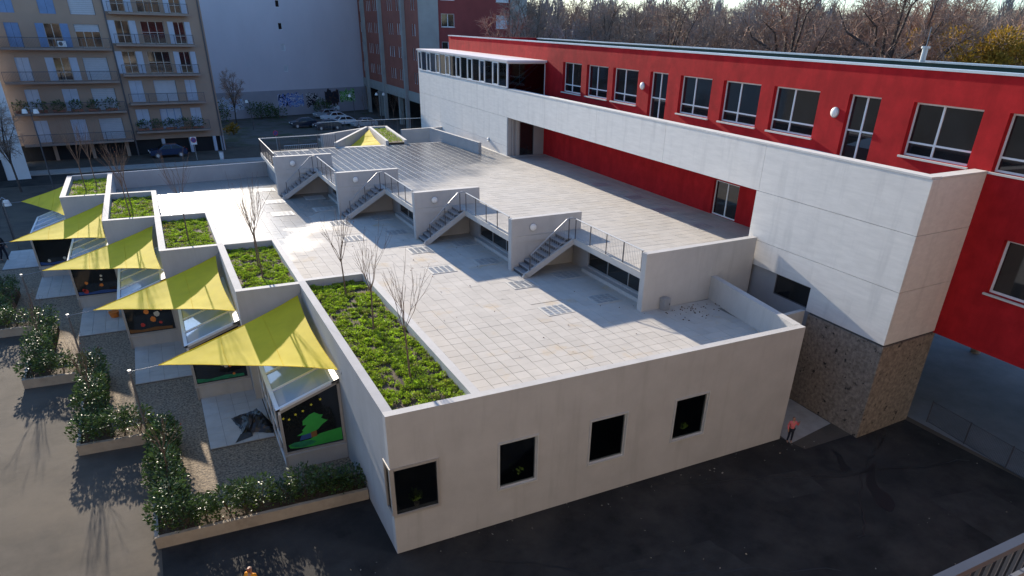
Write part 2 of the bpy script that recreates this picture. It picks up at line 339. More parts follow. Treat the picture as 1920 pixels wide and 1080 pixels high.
for (x, y) in ROOFL: rooflight(x, y, ZT, LB)
# windows of the front wall: proud metal surround, dark pane
def window(parent, F, u0, u1, z0, z1, recess=.1, fr=.06, mull=(), trans=(), mat=None, gmat=None, sill=None, sill_d=.08, surround=0, depth=.06):
    mat = mat or alu; mb = MB(); d0, d1 = -recess - depth, -recess
    fbox(mb, F, u0, u0 + fr, d0, d1, z0, z1); fbox(mb, F, u1 - fr, u1, d0, d1, z0, z1)
    fbox(mb, F, u0 + fr, u1 - fr, d0, d1, z0, z0 + fr); fbox(mb, F, u0 + fr, u1 - fr, d0, d1, z1 - fr, z1)
    for a in mull: fbox(mb, F, a - fr * .6, a + fr * .6, d0, d1 + .004, z0 + fr, z1 - fr)
    for a in trans: fbox(mb, F, u0 + fr, u1 - fr, d0, d1 - .004, a - fr * .45, a + fr * .45)
    if surround:
        s = surround
        fbox(mb, F, u0 - s, u0, -recess, .035, z0 - s, z1 + s); fbox(mb, F, u1, u1 + s, -recess, .035, z0 - s, z1 + s)
        fbox(mb, F, u0, u1, -recess, .035, z0 - s, z0); fbox(mb, F, u0, u1, -recess, .035, z1, z1 + s)
    o = mb.build('window', mat, parent); g_ = MB(); fbox(g_, F, u0 + fr * .5, u1 - fr * .5, d0 + .015, d0 + .03, z0 + fr * .5, z1 - fr * .5); g_.build('pane', gmat or glass, o)
    if sill:
        s_ = MB(); fbox(s_, F, u0 - .06, u1 + .06, -recess, sill_d, z0 - .07, z0 - .002); s_.build('sill', sill, o)
    return o
glass_front = clear_glass('front_glass', (.62, .64, .65)); room_m = pm('room', (.06, .055, .05), .9, .2, 1)
for a, b in fw_win: window(LB, FF, a + .055, b - .055, 1.335, 2.945, .03, .03, surround=.053, mat=alu, gmat=glass_front)
def room(u0_, u1_, z0_, z1_, dp=1.3):
    mb = MB(); P = lambda u_, d_, z_: FF.pt(u_, d_, z_); a, b = -TH - .001, -TH - dp
    mb.face([P(u0_, b, z0_), P(u1_, b, z0_), P(u1_, b, z1_), P(u0_, b, z1_)]); mb.face([P(u0_, a, z0_), P(u1_, a, z0_), P(u1_, b, z0_), P(u0_, b, z0_)]); mb.face([P(u0_, b, z1_), P(u1_, b, z1_), P(u1_, a, z1_), P(u0_, a, z1_)])
    mb.face([P(u0_, a, z0_), P(u0_, b, z0_), P(u0_, b, z1_), P(u0_, a, z1_)]); mb.face([P(u1_, b, z0_), P(u1_, a, z0_), P(u1_, a, z1_), P(u1_, b, z1_)]); mb.build('room', room_m, LB)
for a, b in fw_win: room(a - .3, b + .3, 1.20, 3.1)
room(TH + .02, 2.2, 1.25, 3.15)
# corner window: post, frames and two panes
mb = MB(); fbox(mb, FF, .0, 1.43, -.02, .03, 1.35, 1.43); fbox(mb, FF, .10, 1.43, -.02, .03, 2.95, 3.03); fbox(mb, FF, 1.35, 1.43, -.02, .03, 1.43, 2.95); fbox(mb, FF, -.03, .09, -.09, .03, 1.43, 3.03)
fbox(mb, FL, .09, .62, -.02, .03, 1.35, 1.43); fbox(mb, FL, .09, .62, -.02, .03, 2.95, 3.03); fbox(mb, FL, .54, .62, -.02, .03, 1.43, 2.95)
o = mb.build('corner_window', alu_warm, LB); mb = MB(); fbox(mb, FF, .09, 1.35, -.06, -.04, 1.40, 3.0); mb.build('pane', glass_front, o); mb = MB(); fbox(mb, FL, .09, .54, -.06, -.04, 1.40, 3.0); mb.build('pane', glass, o)
# potted plants on the window sills are things of their own, built further down

# ---- upper deck: slab, paving, fin walls, clerestory windows under the edge
deck = [(FX[0], FY[0] + .05), (18.4, 6.05), (18.45, 6.62), (21.62, 6.72), (22.38, 33.0), (19.3, 33.0), (19.55, 41.2), (8.6, 41.0), (2.72, 40.1), (FX[4], FY[4])]
for k in (3, 2, 1, 0): deck += [(FX[k], FY[k + 1]), (FX[k], FY[k] + (.05 if k == 0 else 0))]
deck = deck[:-1]
mb = MB(); mb.prism(deck, 5.02, ZD - .03); mb.build('deck_slab', plaster, LB)
mb = MB(); j0 = MB()
for i in range(0, 48):
    for j in range(10, 84):
        x, y = 1.9 + i * .5, .8 + j * .5
        if all(inpoly(x + a, y + b, deck) for a in (-.26, .26) for b in (-.26, .26)):
            z = ZD + random.uniform(-.003, .003); mb.hexa([(x - .234, y - .234, ZD - .03), (x + .234, y - .234, ZD - .03), (x + .234, y + .234, ZD - .03), (x - .234, y + .234, ZD - .03), (x - .234, y - .234, z), (x + .234, y - .234, z), (x + .234, y + .234, z), (x - .234, y + .234, z)])
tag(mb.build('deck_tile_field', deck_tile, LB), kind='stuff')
mb = MB(); mb.prism(deck, ZD - .031, ZD - .004); mb.build('deck_bed', deck_joint, LB)
for (x, y) in ((19.72, 14.5), (19.5, 10.95), (20.15, 17.7), (20.2, 21.5)): rooflight(x, y, ZD, LB)
for k in range(5):
    f = FR((FX[k], FY[k]), (FX[k] + FLN[k], FY[k] + SK * FLN[k]), (0, -1))
    mb = MB(); fbox(mb, f, 0, f.L, -.30, 0, 3.4, ZF); mb.build('fin_wall', plaster, LB)
for k in range(4):
    f = FR((FX[k] + .75, FY[k] + .3), (FX[k] + .75, FY[k + 1] - .01), (-1, 0)); L_ = f.L
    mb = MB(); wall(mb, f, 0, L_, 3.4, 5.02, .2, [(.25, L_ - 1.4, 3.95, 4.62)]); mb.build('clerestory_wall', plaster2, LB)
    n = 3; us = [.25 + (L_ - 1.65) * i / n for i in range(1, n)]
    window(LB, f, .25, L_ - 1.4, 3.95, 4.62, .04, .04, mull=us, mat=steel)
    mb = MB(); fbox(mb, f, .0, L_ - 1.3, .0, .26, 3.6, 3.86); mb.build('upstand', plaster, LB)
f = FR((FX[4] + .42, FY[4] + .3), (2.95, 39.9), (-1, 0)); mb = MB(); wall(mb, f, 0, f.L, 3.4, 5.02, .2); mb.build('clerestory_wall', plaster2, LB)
# low wall on the deck beside the white wall
f = FR((17.57, 34.6), (16.9, 43.4), (-1, 0)); mb = MB(); fbox(mb, f, 0, f.L, -.25, 0, 4.9, 6.1); mb.build('deck_parapet', plaster2, LB)
# light-well wall and the body below the deck
f = FR((15.95, 2.35), (18.22, 2.55), (0, -1)); mb = MB(); fbox(mb, f, 0, f.L, -.2, 0, 2.3, 3.98); mb.build('entrance_lintel', plaster, LB)
mb = MB(); fbox(mb, f, 0, f.L, -1.0, -.8, 0, 2.35); mb.build('entrance_door', dark_steel, LB)
# rear terrace behind the deck: floor, slanted parapets, small planter
mb = MB(); mb.prism([(8.7, 41.3), (19.6, 41.5), (20.1, 54.6), (9.5, 53.6)], 0, 4.2); mb.build('rear_terrace', tile_m, LB)
def wline(name, a, b, z0, z1, t=.25, mat=plaster2, out=(0, -1)):
    f = FR(a, b, out); mb = MB(); fbox(mb, f, 0, f.L, -t, 0, z0, z1); return mb.build(name, mat, LB)
wline('rear_parapet', (8.4, 45.6), (13.05, 48.9), 4.2, 5.6)
wline('rear_parapet', (8.45, 40.9), (13.2, 49.4), 4.2, 5.62, .22, plaster, (1, -1))
wline('rear_parapet', (12.3, 40.9), (13.3, 49.6), 4.2, 5.6, .22, plaster, (-1, 0)); wline('rear_parapet', (14.05, 40.9), (15.0, 49.6), 4.2, 5.6, .22, plaster, (1, 0)); wline('rear_parapet', (13.3, 49.6), (15.0, 49.6), 4.2, 5.602, .22, plaster, (0, 1))
wline('rear_parapet', (15.6, 47.1), (19.9, 48.0), 4.2, 5.55, .22, plaster)
mb = MB(); mb.prism([(12.5, 41.0), (14.0, 41.0), (14.9, 49.4), (13.35, 49.4)], 4.2, 5.42); mb.build('planter_soil', soil, LB)
# ================================================================ WHITE CLAD WING
WW = empty('white_wing', (18.8, 16, 0), 'white panel clad screen wall with glazed box above and dark stone plinth', 'building')
FW = FR((18.23, -1.22), (18.23 + .03 * 60, -1.22 + 60), (-1, 0))
def wpanel(y0, y1, z0, z1, F=FW, conv=True):
    a, b = (F.uY(y0), F.uY(y1)) if conv else (y0, y1)
    mb = MB(); fbox(mb, F, a + .008, b - .008, -.05, 0, z0 + .008, z1 - .008); mb.build('cladding_panel', white_clad, WW)
# tower panels, parapet panels, bonded panels of the far end
wpanel(-1.22, 6.5, 5.95, 7.95)
mb = MB(); ul = FW.uY; fbox(mb, FW, ul(-1.22) + .008, ul(2.62), -.05, 0, 3.938, 5.942); fbox(mb, FW, ul(2.62), ul(6.5) - .008, -.05, 0, 4.90, 5.942); mb.build('cladding_panel', white_clad, WW)
for a, b in ((-1.22, 6.5), (6.5, 13.6), (13.6, 20.4), (20.4, 27.1), (27.1, 33.2)): wpanel(a, b, 7.95, 9.80)
for a, b in ((33.2, 39.6), (39.6, 45.5), (45.5, 51.3), (51.3, 54.4)): wpanel(a, b, 7.95, 9.88)
for a, b in ((33.2, 36.6), (36.6, 42.7), (42.7, 48.3), (48.3, 54.4)): wpanel(a, b, 5.95, 7.95)
for a, b in ((33.2, 39.6), (39.6, 45.5), (45.5, 51.4), (51.4, 54.4)): wpanel(a, b, 3.6, 5.95)
u = FW.uY
mb = MB()   # structure behind the panels
fbox(mb, FW, u(-1.15), u(2.60), -.40, -.052, 3.96, 9.70); fbox(mb, FW, u(2.60), u(6.45), -.40, -.052, 4.92, 9.70); fbox(mb, FW, u(6.46), u(33.2), -.40, -.052, 7.98, 9.70); fbox(mb, FW, u(33.22), u(54.3), -.40, -.052, 0, 9.8)
mb.build('backing_wall', joint_dark, WW)
mb = MB(); fbox(mb, FW, u(-1.16), u(33.1), -.46, .015, 9.80, 9.87); mb.build('parapet_coping', coping_pale, WW)
# balcony floor behind the parapet closes the recess from above
mb = MB(); mb.prism([(18.65, -.9), (21.3, -.8), (22.35, 33.0), (19.7, 33.0)], 7.93, 8.75); mb.build('balcony_slab', plaster, WW)
# pier edge of the recess
mb = MB(); fbox(mb, FW, u(6.47), u(6.62), -.42, -.002, 5.2, 7.94); mb.build('pier_edge', white_clad, WW)
# short return of the tower facing the yard
FT = FR((18.23, -1.22), (21.36, -1.04), (0, -1))
for z0, z1 in ((3.93, 5.95), (5.95, 7.95), (7.95, 9.80)): wpanel(.0, FT.L, z0, z1, FT, False)
mb = MB(); fbox(mb, FT, .1, FT.L - .05, -.4, -.052, 3.96, 9.7); mb.build('backing_wall', joint_dark, WW)
mb = MB(); fbox(mb, FT, .47, FT.L - .02, -.46, .015, 9.80, 9.868); mb.build('parapet_coping', coping_pale, WW)
# lower flank: grey plaster with a strip window, above the light well
mb = MB(); FG = FR((18.46, 2.46), (18.58, 6.5), (-1, 0)); wall(mb, FG, 0, FG.L, 2.2, 4.915, .2, [(.25, 2.2, 3.98, 4.86)]); mb.build('flank_wall', plaster2, WW)
window(WW, FG, .25, 2.2, 3.98, 4.86, .02, .04, mat=dark_steel)
# stone plinth
mb = MB(); mb.prism([(18.20, -1.25), (21.40, -1.07), (21.5, 2.35), (18.32, 2.45)], 0, 3.86); mb.build('stone_plinth', stone, WW)
mb = MB(); mb.prism([(18.28, -1.17), (21.36, -1.0), (21.4, 2.3), (18.36, 2.4)], 3.86, 3.94); mb.build('shadow_gap', joint_dark, WW)
# cross wall with the dark doorway closing the far end of the recess
FC = FR((19.28, 33.15), (22.4, 33.25), (0, -1)); mb = MB(); wall(mb, FC, .0, FC.L, 5.0, 7.95, .2, [(1.05, 2.25, 5.26, 7.6)]); mb.build('recess_wall', plaster2, WW)
window(WW, FC, 1.05, 2.25, 5.26, 7.6, .06, .05, mat=dark_steel)
mb = MB(); fbox(mb, FC, .0, .3, .0, .04, 5.2, 7.94); fbox(mb, FC, .42, .5, .0, .05, 5.2, 7.94); fbox(mb, FC, .72, .95, .0, .05, 5.2, 7.94); mb.build('grey_jamb', plaster, WW)
# glazed box on top of the far end
GB = MB(); y0, y1 = 33.2, 54.3; a, b = u(y0), u(y1); zb_, zt_ = 9.90, 11.55
fbox(GB, FW, a, b, -.08, .03, zb_, zb_ + .07); fbox(GB, FW, a, b, -.08, .03, zt_ - .08, zt_)
n = 8; cell = (b - a) / n; edges = []
for i in range(n):
    for s in (0, .62): edges.append(a + cell * (i + s) + .04)
edges.append(b - .04)
for e in edges: fbox(GB, FW, e - .05, e + .05, -.08, .03, zb_ + .07, zt_ - .08)
for i in range(n):
    e0, e1 = a + cell * (i + .62) + .09, a + cell * (i + 1) - .01
    fbox(GB, FW, e0, e1, -.06, .02, zb_ + .07, zb_ + .14); fbox(GB, FW, e0, e1, -.06, .02, zt_ - .15, zt_ - .08)
FE = FR(FW.pt(a, 0, 0)[:2], (22.42, 33.3), (0, -1))
fbox(GB, FE, .0, .09, -.08, .0, zb_, zt_); fbox(GB, FE, FE.L - .09, FE.L - .01, -.08, .0, zb_ - .6, zt_); fbox(GB, FE, .09, FE.L - .09, -.08, .0, zt_ - .09, zt_); fbox(GB, FE, .09, FE.L - .09, -.08, .0, zb_ - .62, zb_ - .55)
gbo = GB.build('glazed_box_frame', white_frame, WW)
for i in range(len(edges) - 1):
    mb = MB(); fbox(mb, FW, edges[i] + .05, edges[i + 1] - .05, -.04, -.03, zb_ + .07, zt_ - .08); mb.build('pane', glass_clear, gbo)
mb = MB(); fbox(mb, FE, .09, FE.L - .09, -.05, -.04, zb_ - .55, zt_ - .09); mb.build('pane', glass_clear, gbo)
mb = MB()
for (p, q) in (((.15, 9.95), (2.5, 11.4)), ((.35, 9.5), (2.7, 11.3)), ((.15, 9.35), (2.2, 9.9)), ((1.0, 9.35), (2.95, 9.8))):
    mb.tube([FE.pt(p[0], -.45, p[1]), FE.pt(q[0], -.45, q[1])], .05, 6)
mb.build('brace', steel, WW)
mb = MB(); q0 = FW.pt(a - .25, .12, 0); q1 = FW.pt(b + .1, .12, 0); mb.prism([(q0[0], q0[1]), (22.45, 33.05), (23.0, 54.5), (q1[0], q1[1])], zt_ + .001, zt_ + .14); mb.build('glazed_box_roof', pm('pale_roof_sheet', (.66, .60, .60), .5, .06, 2), WW)

# ================================================================ RED BUILDING
RB = empty('red_building', (26, 16, 0), 'long red plaster school wing with a row of windows and flat roof', 'building')
R0 = (21.35 - .03 * 12, -13.03); FRd = FR(R0, (21.35 + .03 * 57, -1.03 + 57), (-1, 0)); u = FRd.uY
wins = [(30.56, 27.9), (27.2, 24.48), (23.9, 21.08), (16.96, 14.3), (13.4, 10.72), (9.85, 7.1), (2.51, -.25), (-1.15, -3.9), (-4.8, -7.5)]
doors = [(19.85, 18.12), (5.53, 3.97)]
low = [(-2.4, -5.1), (-6.1, -8.8)]
holes = [(u(b), u(a), 9.86, 11.72) for a, b in wins] + [(u(b), u(a), 8.78, 11.74) for a, b in doors] + [(u(b), u(a), 5.94, 7.83) for a, b in low] + [(u(11.02), u(13.0), 5.28, 7.05)]
mb = MB(); wall(mb, FRd, 0, u(54.2), 3.86, 12.80, .35, holes); mb.build('facade', red_plaster, RB)
sillm = pm('pale_sill', (.60, .58, .54), .6, .06, 3)
for a, b in wins:
    ua, ub = u(b), u(a); window(RB, FRd, ua, ub, 9.86, 11.72, .20, .07, mull=(ub - (ub - ua) * .42,), trans=(10.33,), mat=white_frame, sill=sillm)
for a, b in doors:
    ua, ub = u(b), u(a); window(RB, FRd, ua, ub, 8.78, 11.74, .20, .07, mull=((ua + ub) / 2,), trans=(10.4,), mat=white_frame)
for a, b in low:
    ua, ub = u(b), u(a); window(RB, FRd, ua, ub, 5.94, 7.83, .20, .08, mull=(ub - (ub - ua) * .75,), trans=(), mat=white_frame, sill=sillm)
window(RB, FRd, u(11.02), u(13.0), 5.28, 7.05, .14, .07, mull=((u(11.02) + u(13.0)) / 2,), mat=white_frame)
# end walls, rear wall, soffit, roof
mb = MB(); e = FRd.pt(u(54.2), -.01, 0); mb.prism([(e[0], e[1] - .3), (32.5, 53.9), (32.5, 54.2), (e[0], e[1])], 3.86, 12.8); mb.build('end_wall', red_plaster, RB)
mb = MB(); mb.prism([(31.2, -13), (31.5, -13), (32.8, 54.2), (32.5, 54.2)], 3.86, 12.70); mb.build('rear_wall', red_plaster, RB)
mb = MB(); mb.prism([(21.4, -13), (31.2, -13), (32.5, 53.8), (23.0, 53.8)], 3.90, 4.2); mb.build('soffit', concrete, RB)
mb = MB(); mb.prism([(21.4, -13), (31.2, -13), (32.5, 53.8), (23.0, 53.8)], 12.1, 12.38); mb.build('roof', roof_green, RB)
mb = MB(); mb.prism([(31.08, -13), (31.19, -13), (32.49, 53.8), (32.38, 53.8)], 12.38, 12.72); mb.build('roof_upstand', roof_green, RB)
mb = MB(); fbox(mb, FRd, 0, u(54.3), -.42, .05, 12.80, 12.88); mb.build('roof_coping', zinc, RB)
mb = MB(); mb.prism([(31.02, -13), (31.6, -13), (32.9, 54.2), (32.32, 54.2)], 12.72, 12.80); mb.build('roof_coping', zinc, RB)
for i in range(5):
    mb = MB(); q = FRd.pt(u(52 - 11 * i), -.36, 0); x = q[0]; y = q[1]; mb.box(x, y - .08, 12.39, x + 9.0, y + .08, 12.5); mb.build('roof_seam', roof_green, RB)
for (x, y) in ((24, -8), (30, -8), (24.5, 12), (30.5, 12), (30.7, 2), (24.1, 3.5)):
    mb = MB(); mb.tube([(x, y, 0), (x, y, 3.9)], .22, 12); mb.build('pillar', concrete, RB)
mb = MB(); mb.prism([(22.1, 16), (31.8, 16), (32.2, 53.5), (23.0, 53.5)], 0, 3.9); mb.build('ground_floor', plaster2, RB)
mb = MB(); mb.tube([(31.05, 9.55, 12.75), (31.05, 9.55, 13.35)], .13, 10); mb.tube([(31.05, 9.55, 13.35), (31.05, 9.55, 13.45)], .2, 10); o = mb.build('vent_pipe', zinc, RB); mb = MB(); mb.tube([(31.05, 9.55, 13.45), (31.05, 9.55, 14.3)], .02, 5); mb.build('antenna', steel, o)
# small sloped rooflight on the balcony
mb = MB(); mb.hexa([(19.1, 4.3, 8.75), (20.4, 4.3, 8.75), (20.4, 6.6, 8.75), (19.1, 6.6, 8.75), (19.1, 4.3, 9.85), (20.4, 4.3, 9.6), (20.4, 6.6, 9.6), (19.1, 6.6, 9.85)]); mb.build('balcony_rooflight', glass_sky, WW)
# round wall lamps
def wall_lamp(F, uu, z, label, d=0, r=.17, gr=None):
    o = empty('wall_lamp', F.pt(uu, d, z), label, 'wall lamp', gr); c = Vector(F.pt(uu, d, z)); n = Vector((F.n.x, F.n.y, 0)); t = Vector((F.u.x, F.u.y, 0))
    def disc(mb, prof):
        rings = []
        for (rr, dd) in prof: rings.append([c + n * dd + (t * math.cos(6.2832 * i / 20) + Vector((0, 0, 1)) * math.sin(6.2832 * i / 20)) * rr for i in range(20)])
        b = len(mb.v)
        for rg in rings: mb.v += [tuple(p) for p in rg]
        for i in range(len(rings) - 1):
            for j in range(20): mb.f.append((b + i * 20 + j, b + i * 20 + (j + 1) % 20, b + (i + 1) * 20 + (j + 1) % 20, b + (i + 1) * 20 + j)); mb.mi.append(0)
        mb.f.append(tuple(b + (len(rings) - 1) * 20 + j for j in range(20))); mb.mi.append(0)
    mb = MB(); disc(mb, [(r * 1.12, 0), (r * 1.12, .05), (r * .9, .06)]); mb.build('base', steel, o)
    mb = MB(); disc(mb, [(r, .04), (r * .97, .09), (r * .75, .125), (r * .4, .142), (.01, .147)]); mb.build('shade', lampw, o, smooth=True); return o
ordn = ['nearest', 'second nearest', 'third nearest', 'farthest']
for k in range(1, 5):
    f = FR((FX[k], FY[k]), (FX[k] + FLN[k], FY[k] + SK * FLN[k]), (0, -1)); wall_lamp(f, 1.12, 5.65, 'round white lamp on the %s grey fin wall above a staircase' % ordn[k - 1], gr='lamps on the fin walls')
wall_lamp(FW, FW.uY(36.7), 5.97, 'small round lamp low on the white clad wall', r=.13)
wall_lamp(FRd, FRd.uY(20.5), 10.94, 'round white lamp on red wall, farther of two', r=.185); wall_lamp(FRd, FRd.uY(6.07), 11.0, 'round white lamp on red wall beside the glazed door, nearer of two', r=.185)
# ================================================================ STAIRCASES AND RAILINGS
for k in range(4):
    xb, xt = FX[k + 1] + .12, FX[k] - .02; yb = FY[k + 1] + SK * 1.2
    ya, yc = yb - 1.30, yb - .07
    st = empty('staircase', (xb, ya, ZT), 'short concrete staircase beside the %s fin wall, rising to the upper deck' % ordn[k], 'staircase', 'stairs up to the deck')
    n = 9; dx = (xt - xb) / n; dz = (ZD - ZT) / n
    for i in range(n):
        mb = MB(); mb.box(xb + dx * i, ya + .12, ZT + dz * (i + 1) - .05, xb + dx * (i + 1) + .03, yc, ZT + dz * (i + 1)); mb.build('tread', steel, st)
        mb = MB(); mb.box(xb + dx * i + .005, ya + .125, ZT + dz * i + .002, xb + dx * i + .025, yc - .005, ZT + dz * (i + 1) - .051); mb.build('riser', dark_steel, st)
    mb = MB(); t_ = .20
    mb.hexa([(xb - .1, ya, ZT), (xb + .18, ya, ZT), (xb + .18, ya + .11, ZT), (xb - .1, ya + .11, ZT), (xb - .1, ya, ZT + .10), (xb + .0, ya, ZT + .22), (xb + .0, ya + .11, ZT + .22), (xb - .1, ya + .11, ZT + .10)])
    b0 = [(xb + .16, ya, ZT + .0), (xt + .1, ya, ZD - .26), (xt + .1, ya + .11, ZD - .26), (xb + .16, ya + .11, ZT + .0)]
    t0_ = [(xb - .02, ya, ZT + .2), (xt + .1, ya, ZD + .03), (xt + .1, ya + .11, ZD + .03), (xb - .02, ya + .11, ZT + .2)]
    mb.hexa(b0 + t0_); mb.build('stringer', plaster, st)
    mb = MB(); mb.hexa([(xb + .3, ya + .12, ZT + .01), (xt, ya + .12, ZD - .24), (xt, yc, ZD - .24), (xb + .3, yc, ZT + .01), (xb + .2, ya + .12, ZT + .06), (xt, ya + .12, ZD - .19), (xt, yc, ZD - .19), (xb + .2, yc, ZT + .06)]); mb.build('soffit', plaster, st)
    # railing along the deck edge, bending down the stair
    ry = FY[k] + .32; xe = FX[k] + .06
    path = [(xe, ry, ZD + .86), (xe, ya - .02, ZD + .90), (xe - .12, ya + .03, ZD + .96), (xe - .42, ya + .05, ZD + .90), (xb + .25, ya + .05, ZT + 1.02)]
    rl = empty('railing', (xe, ry, ZD), 'metal bar railing along the deck edge ending at the %s staircase' % ordn[k], 'railing', 'deck railings')
    mb = MB(); mb.tube(path, .026, 6); mb.build('handrail', steel, rl)
    m = max(2, int((ya - ry) / 1.15))
    for i in range(m + 1):
        y = ry + .06 + (ya - ry - .12) * i / m; mb = MB(); mb.box(xe - .025, y - .02, ZD - .18, xe + .005, y + .02, ZD + .86); mb.build('post', dark_steel, rl)
    mb = MB(); nb = int((ya - ry) / .115)
    for i in range(nb): y = ry + .05 + i * .115; mb.box(xe - .0045, y - .0045, ZD + .08, xe + .0045, y + .0045, ZD + .86)
    mb.box(xe - .012, ry, ZD + .06, xe + .012, ya, ZD + .085)
    for i in range(18):
        t = (i + .5) / 18; x = xe - .25 - (xe - .25 - xb - .25) * t; z0 = ZD + .10 - (ZD - ZT) * t; mb.box(x - .006, ya + .045, z0 + .06, x + .006, ya + .057, z0 + .84)
    mb.bar((xe - .2, ya + .05, ZD + .16), (xb + .25, ya + .05, ZT + .2), .02, .02)
    tag(mb.build('bars', steel, rl), kind='stuff')
    mb = MB()
    for t in (.0, .5, 1.0):
        x = xe - .3 - (xe - .3 - xb - .25) * t; z0 = ZD + .06 - (ZD - ZT - .1) * t; mb = MB(); mb.box(x - .02, ya + .03, z0 - .1, x + .02, ya + .07, z0 + .90); mb.build('post', dark_steel, rl)
def rail(label, pts, h, drop=.0, nb=.14, gr=None, name='railing', cat='railing'):
    o = empty(name, pts[0], label, cat, gr); mb = MB(); mb.tube([(p[0], p[1], p[2] + h) for p in pts], .028, 6); mb.build('handrail', coping_pale if gr is None else steel, o); bars = MB()
    for a, b in zip(pts[:-1], pts[1:]):
        a = Vector(a); b = Vector(b); L_ = (b - a).length; m = max(1, int(L_ / 1.3))
        for i in range(m + 1):
            p = a.lerp(b, i / m); q = MB(); q.box(p.x - .02, p.y - .02, p.z - drop, p.x + .02, p.y + .02, p.z + h); q.build('post', dark_steel, o)
        for i in range(int(L_ / nb)):
            p = a.lerp(b, (i + .5) * nb / L_); bars.box(p.x - .006, p.y - .006, p.z + .06, p.x + .006, p.y + .006, p.z + h)
        bars.bar(a + Vector((0, 0, .06)), b + Vector((0, 0, .06)), .02, .03)
    tag(bars.build('bars', dark_steel, o), kind='stuff'); return o
rail('thin bar railing round the far left corner of the upper deck', [(2.68, 33.1, ZD), (2.74, 40.05, ZD), (8.4, 40.95, ZD)], .95)
rail('long thin railing along the far edge of the rear terrace', [(9.6, 53.5, 4.2), (20.0, 54.5, 4.2)], 1.4, nb=.3)

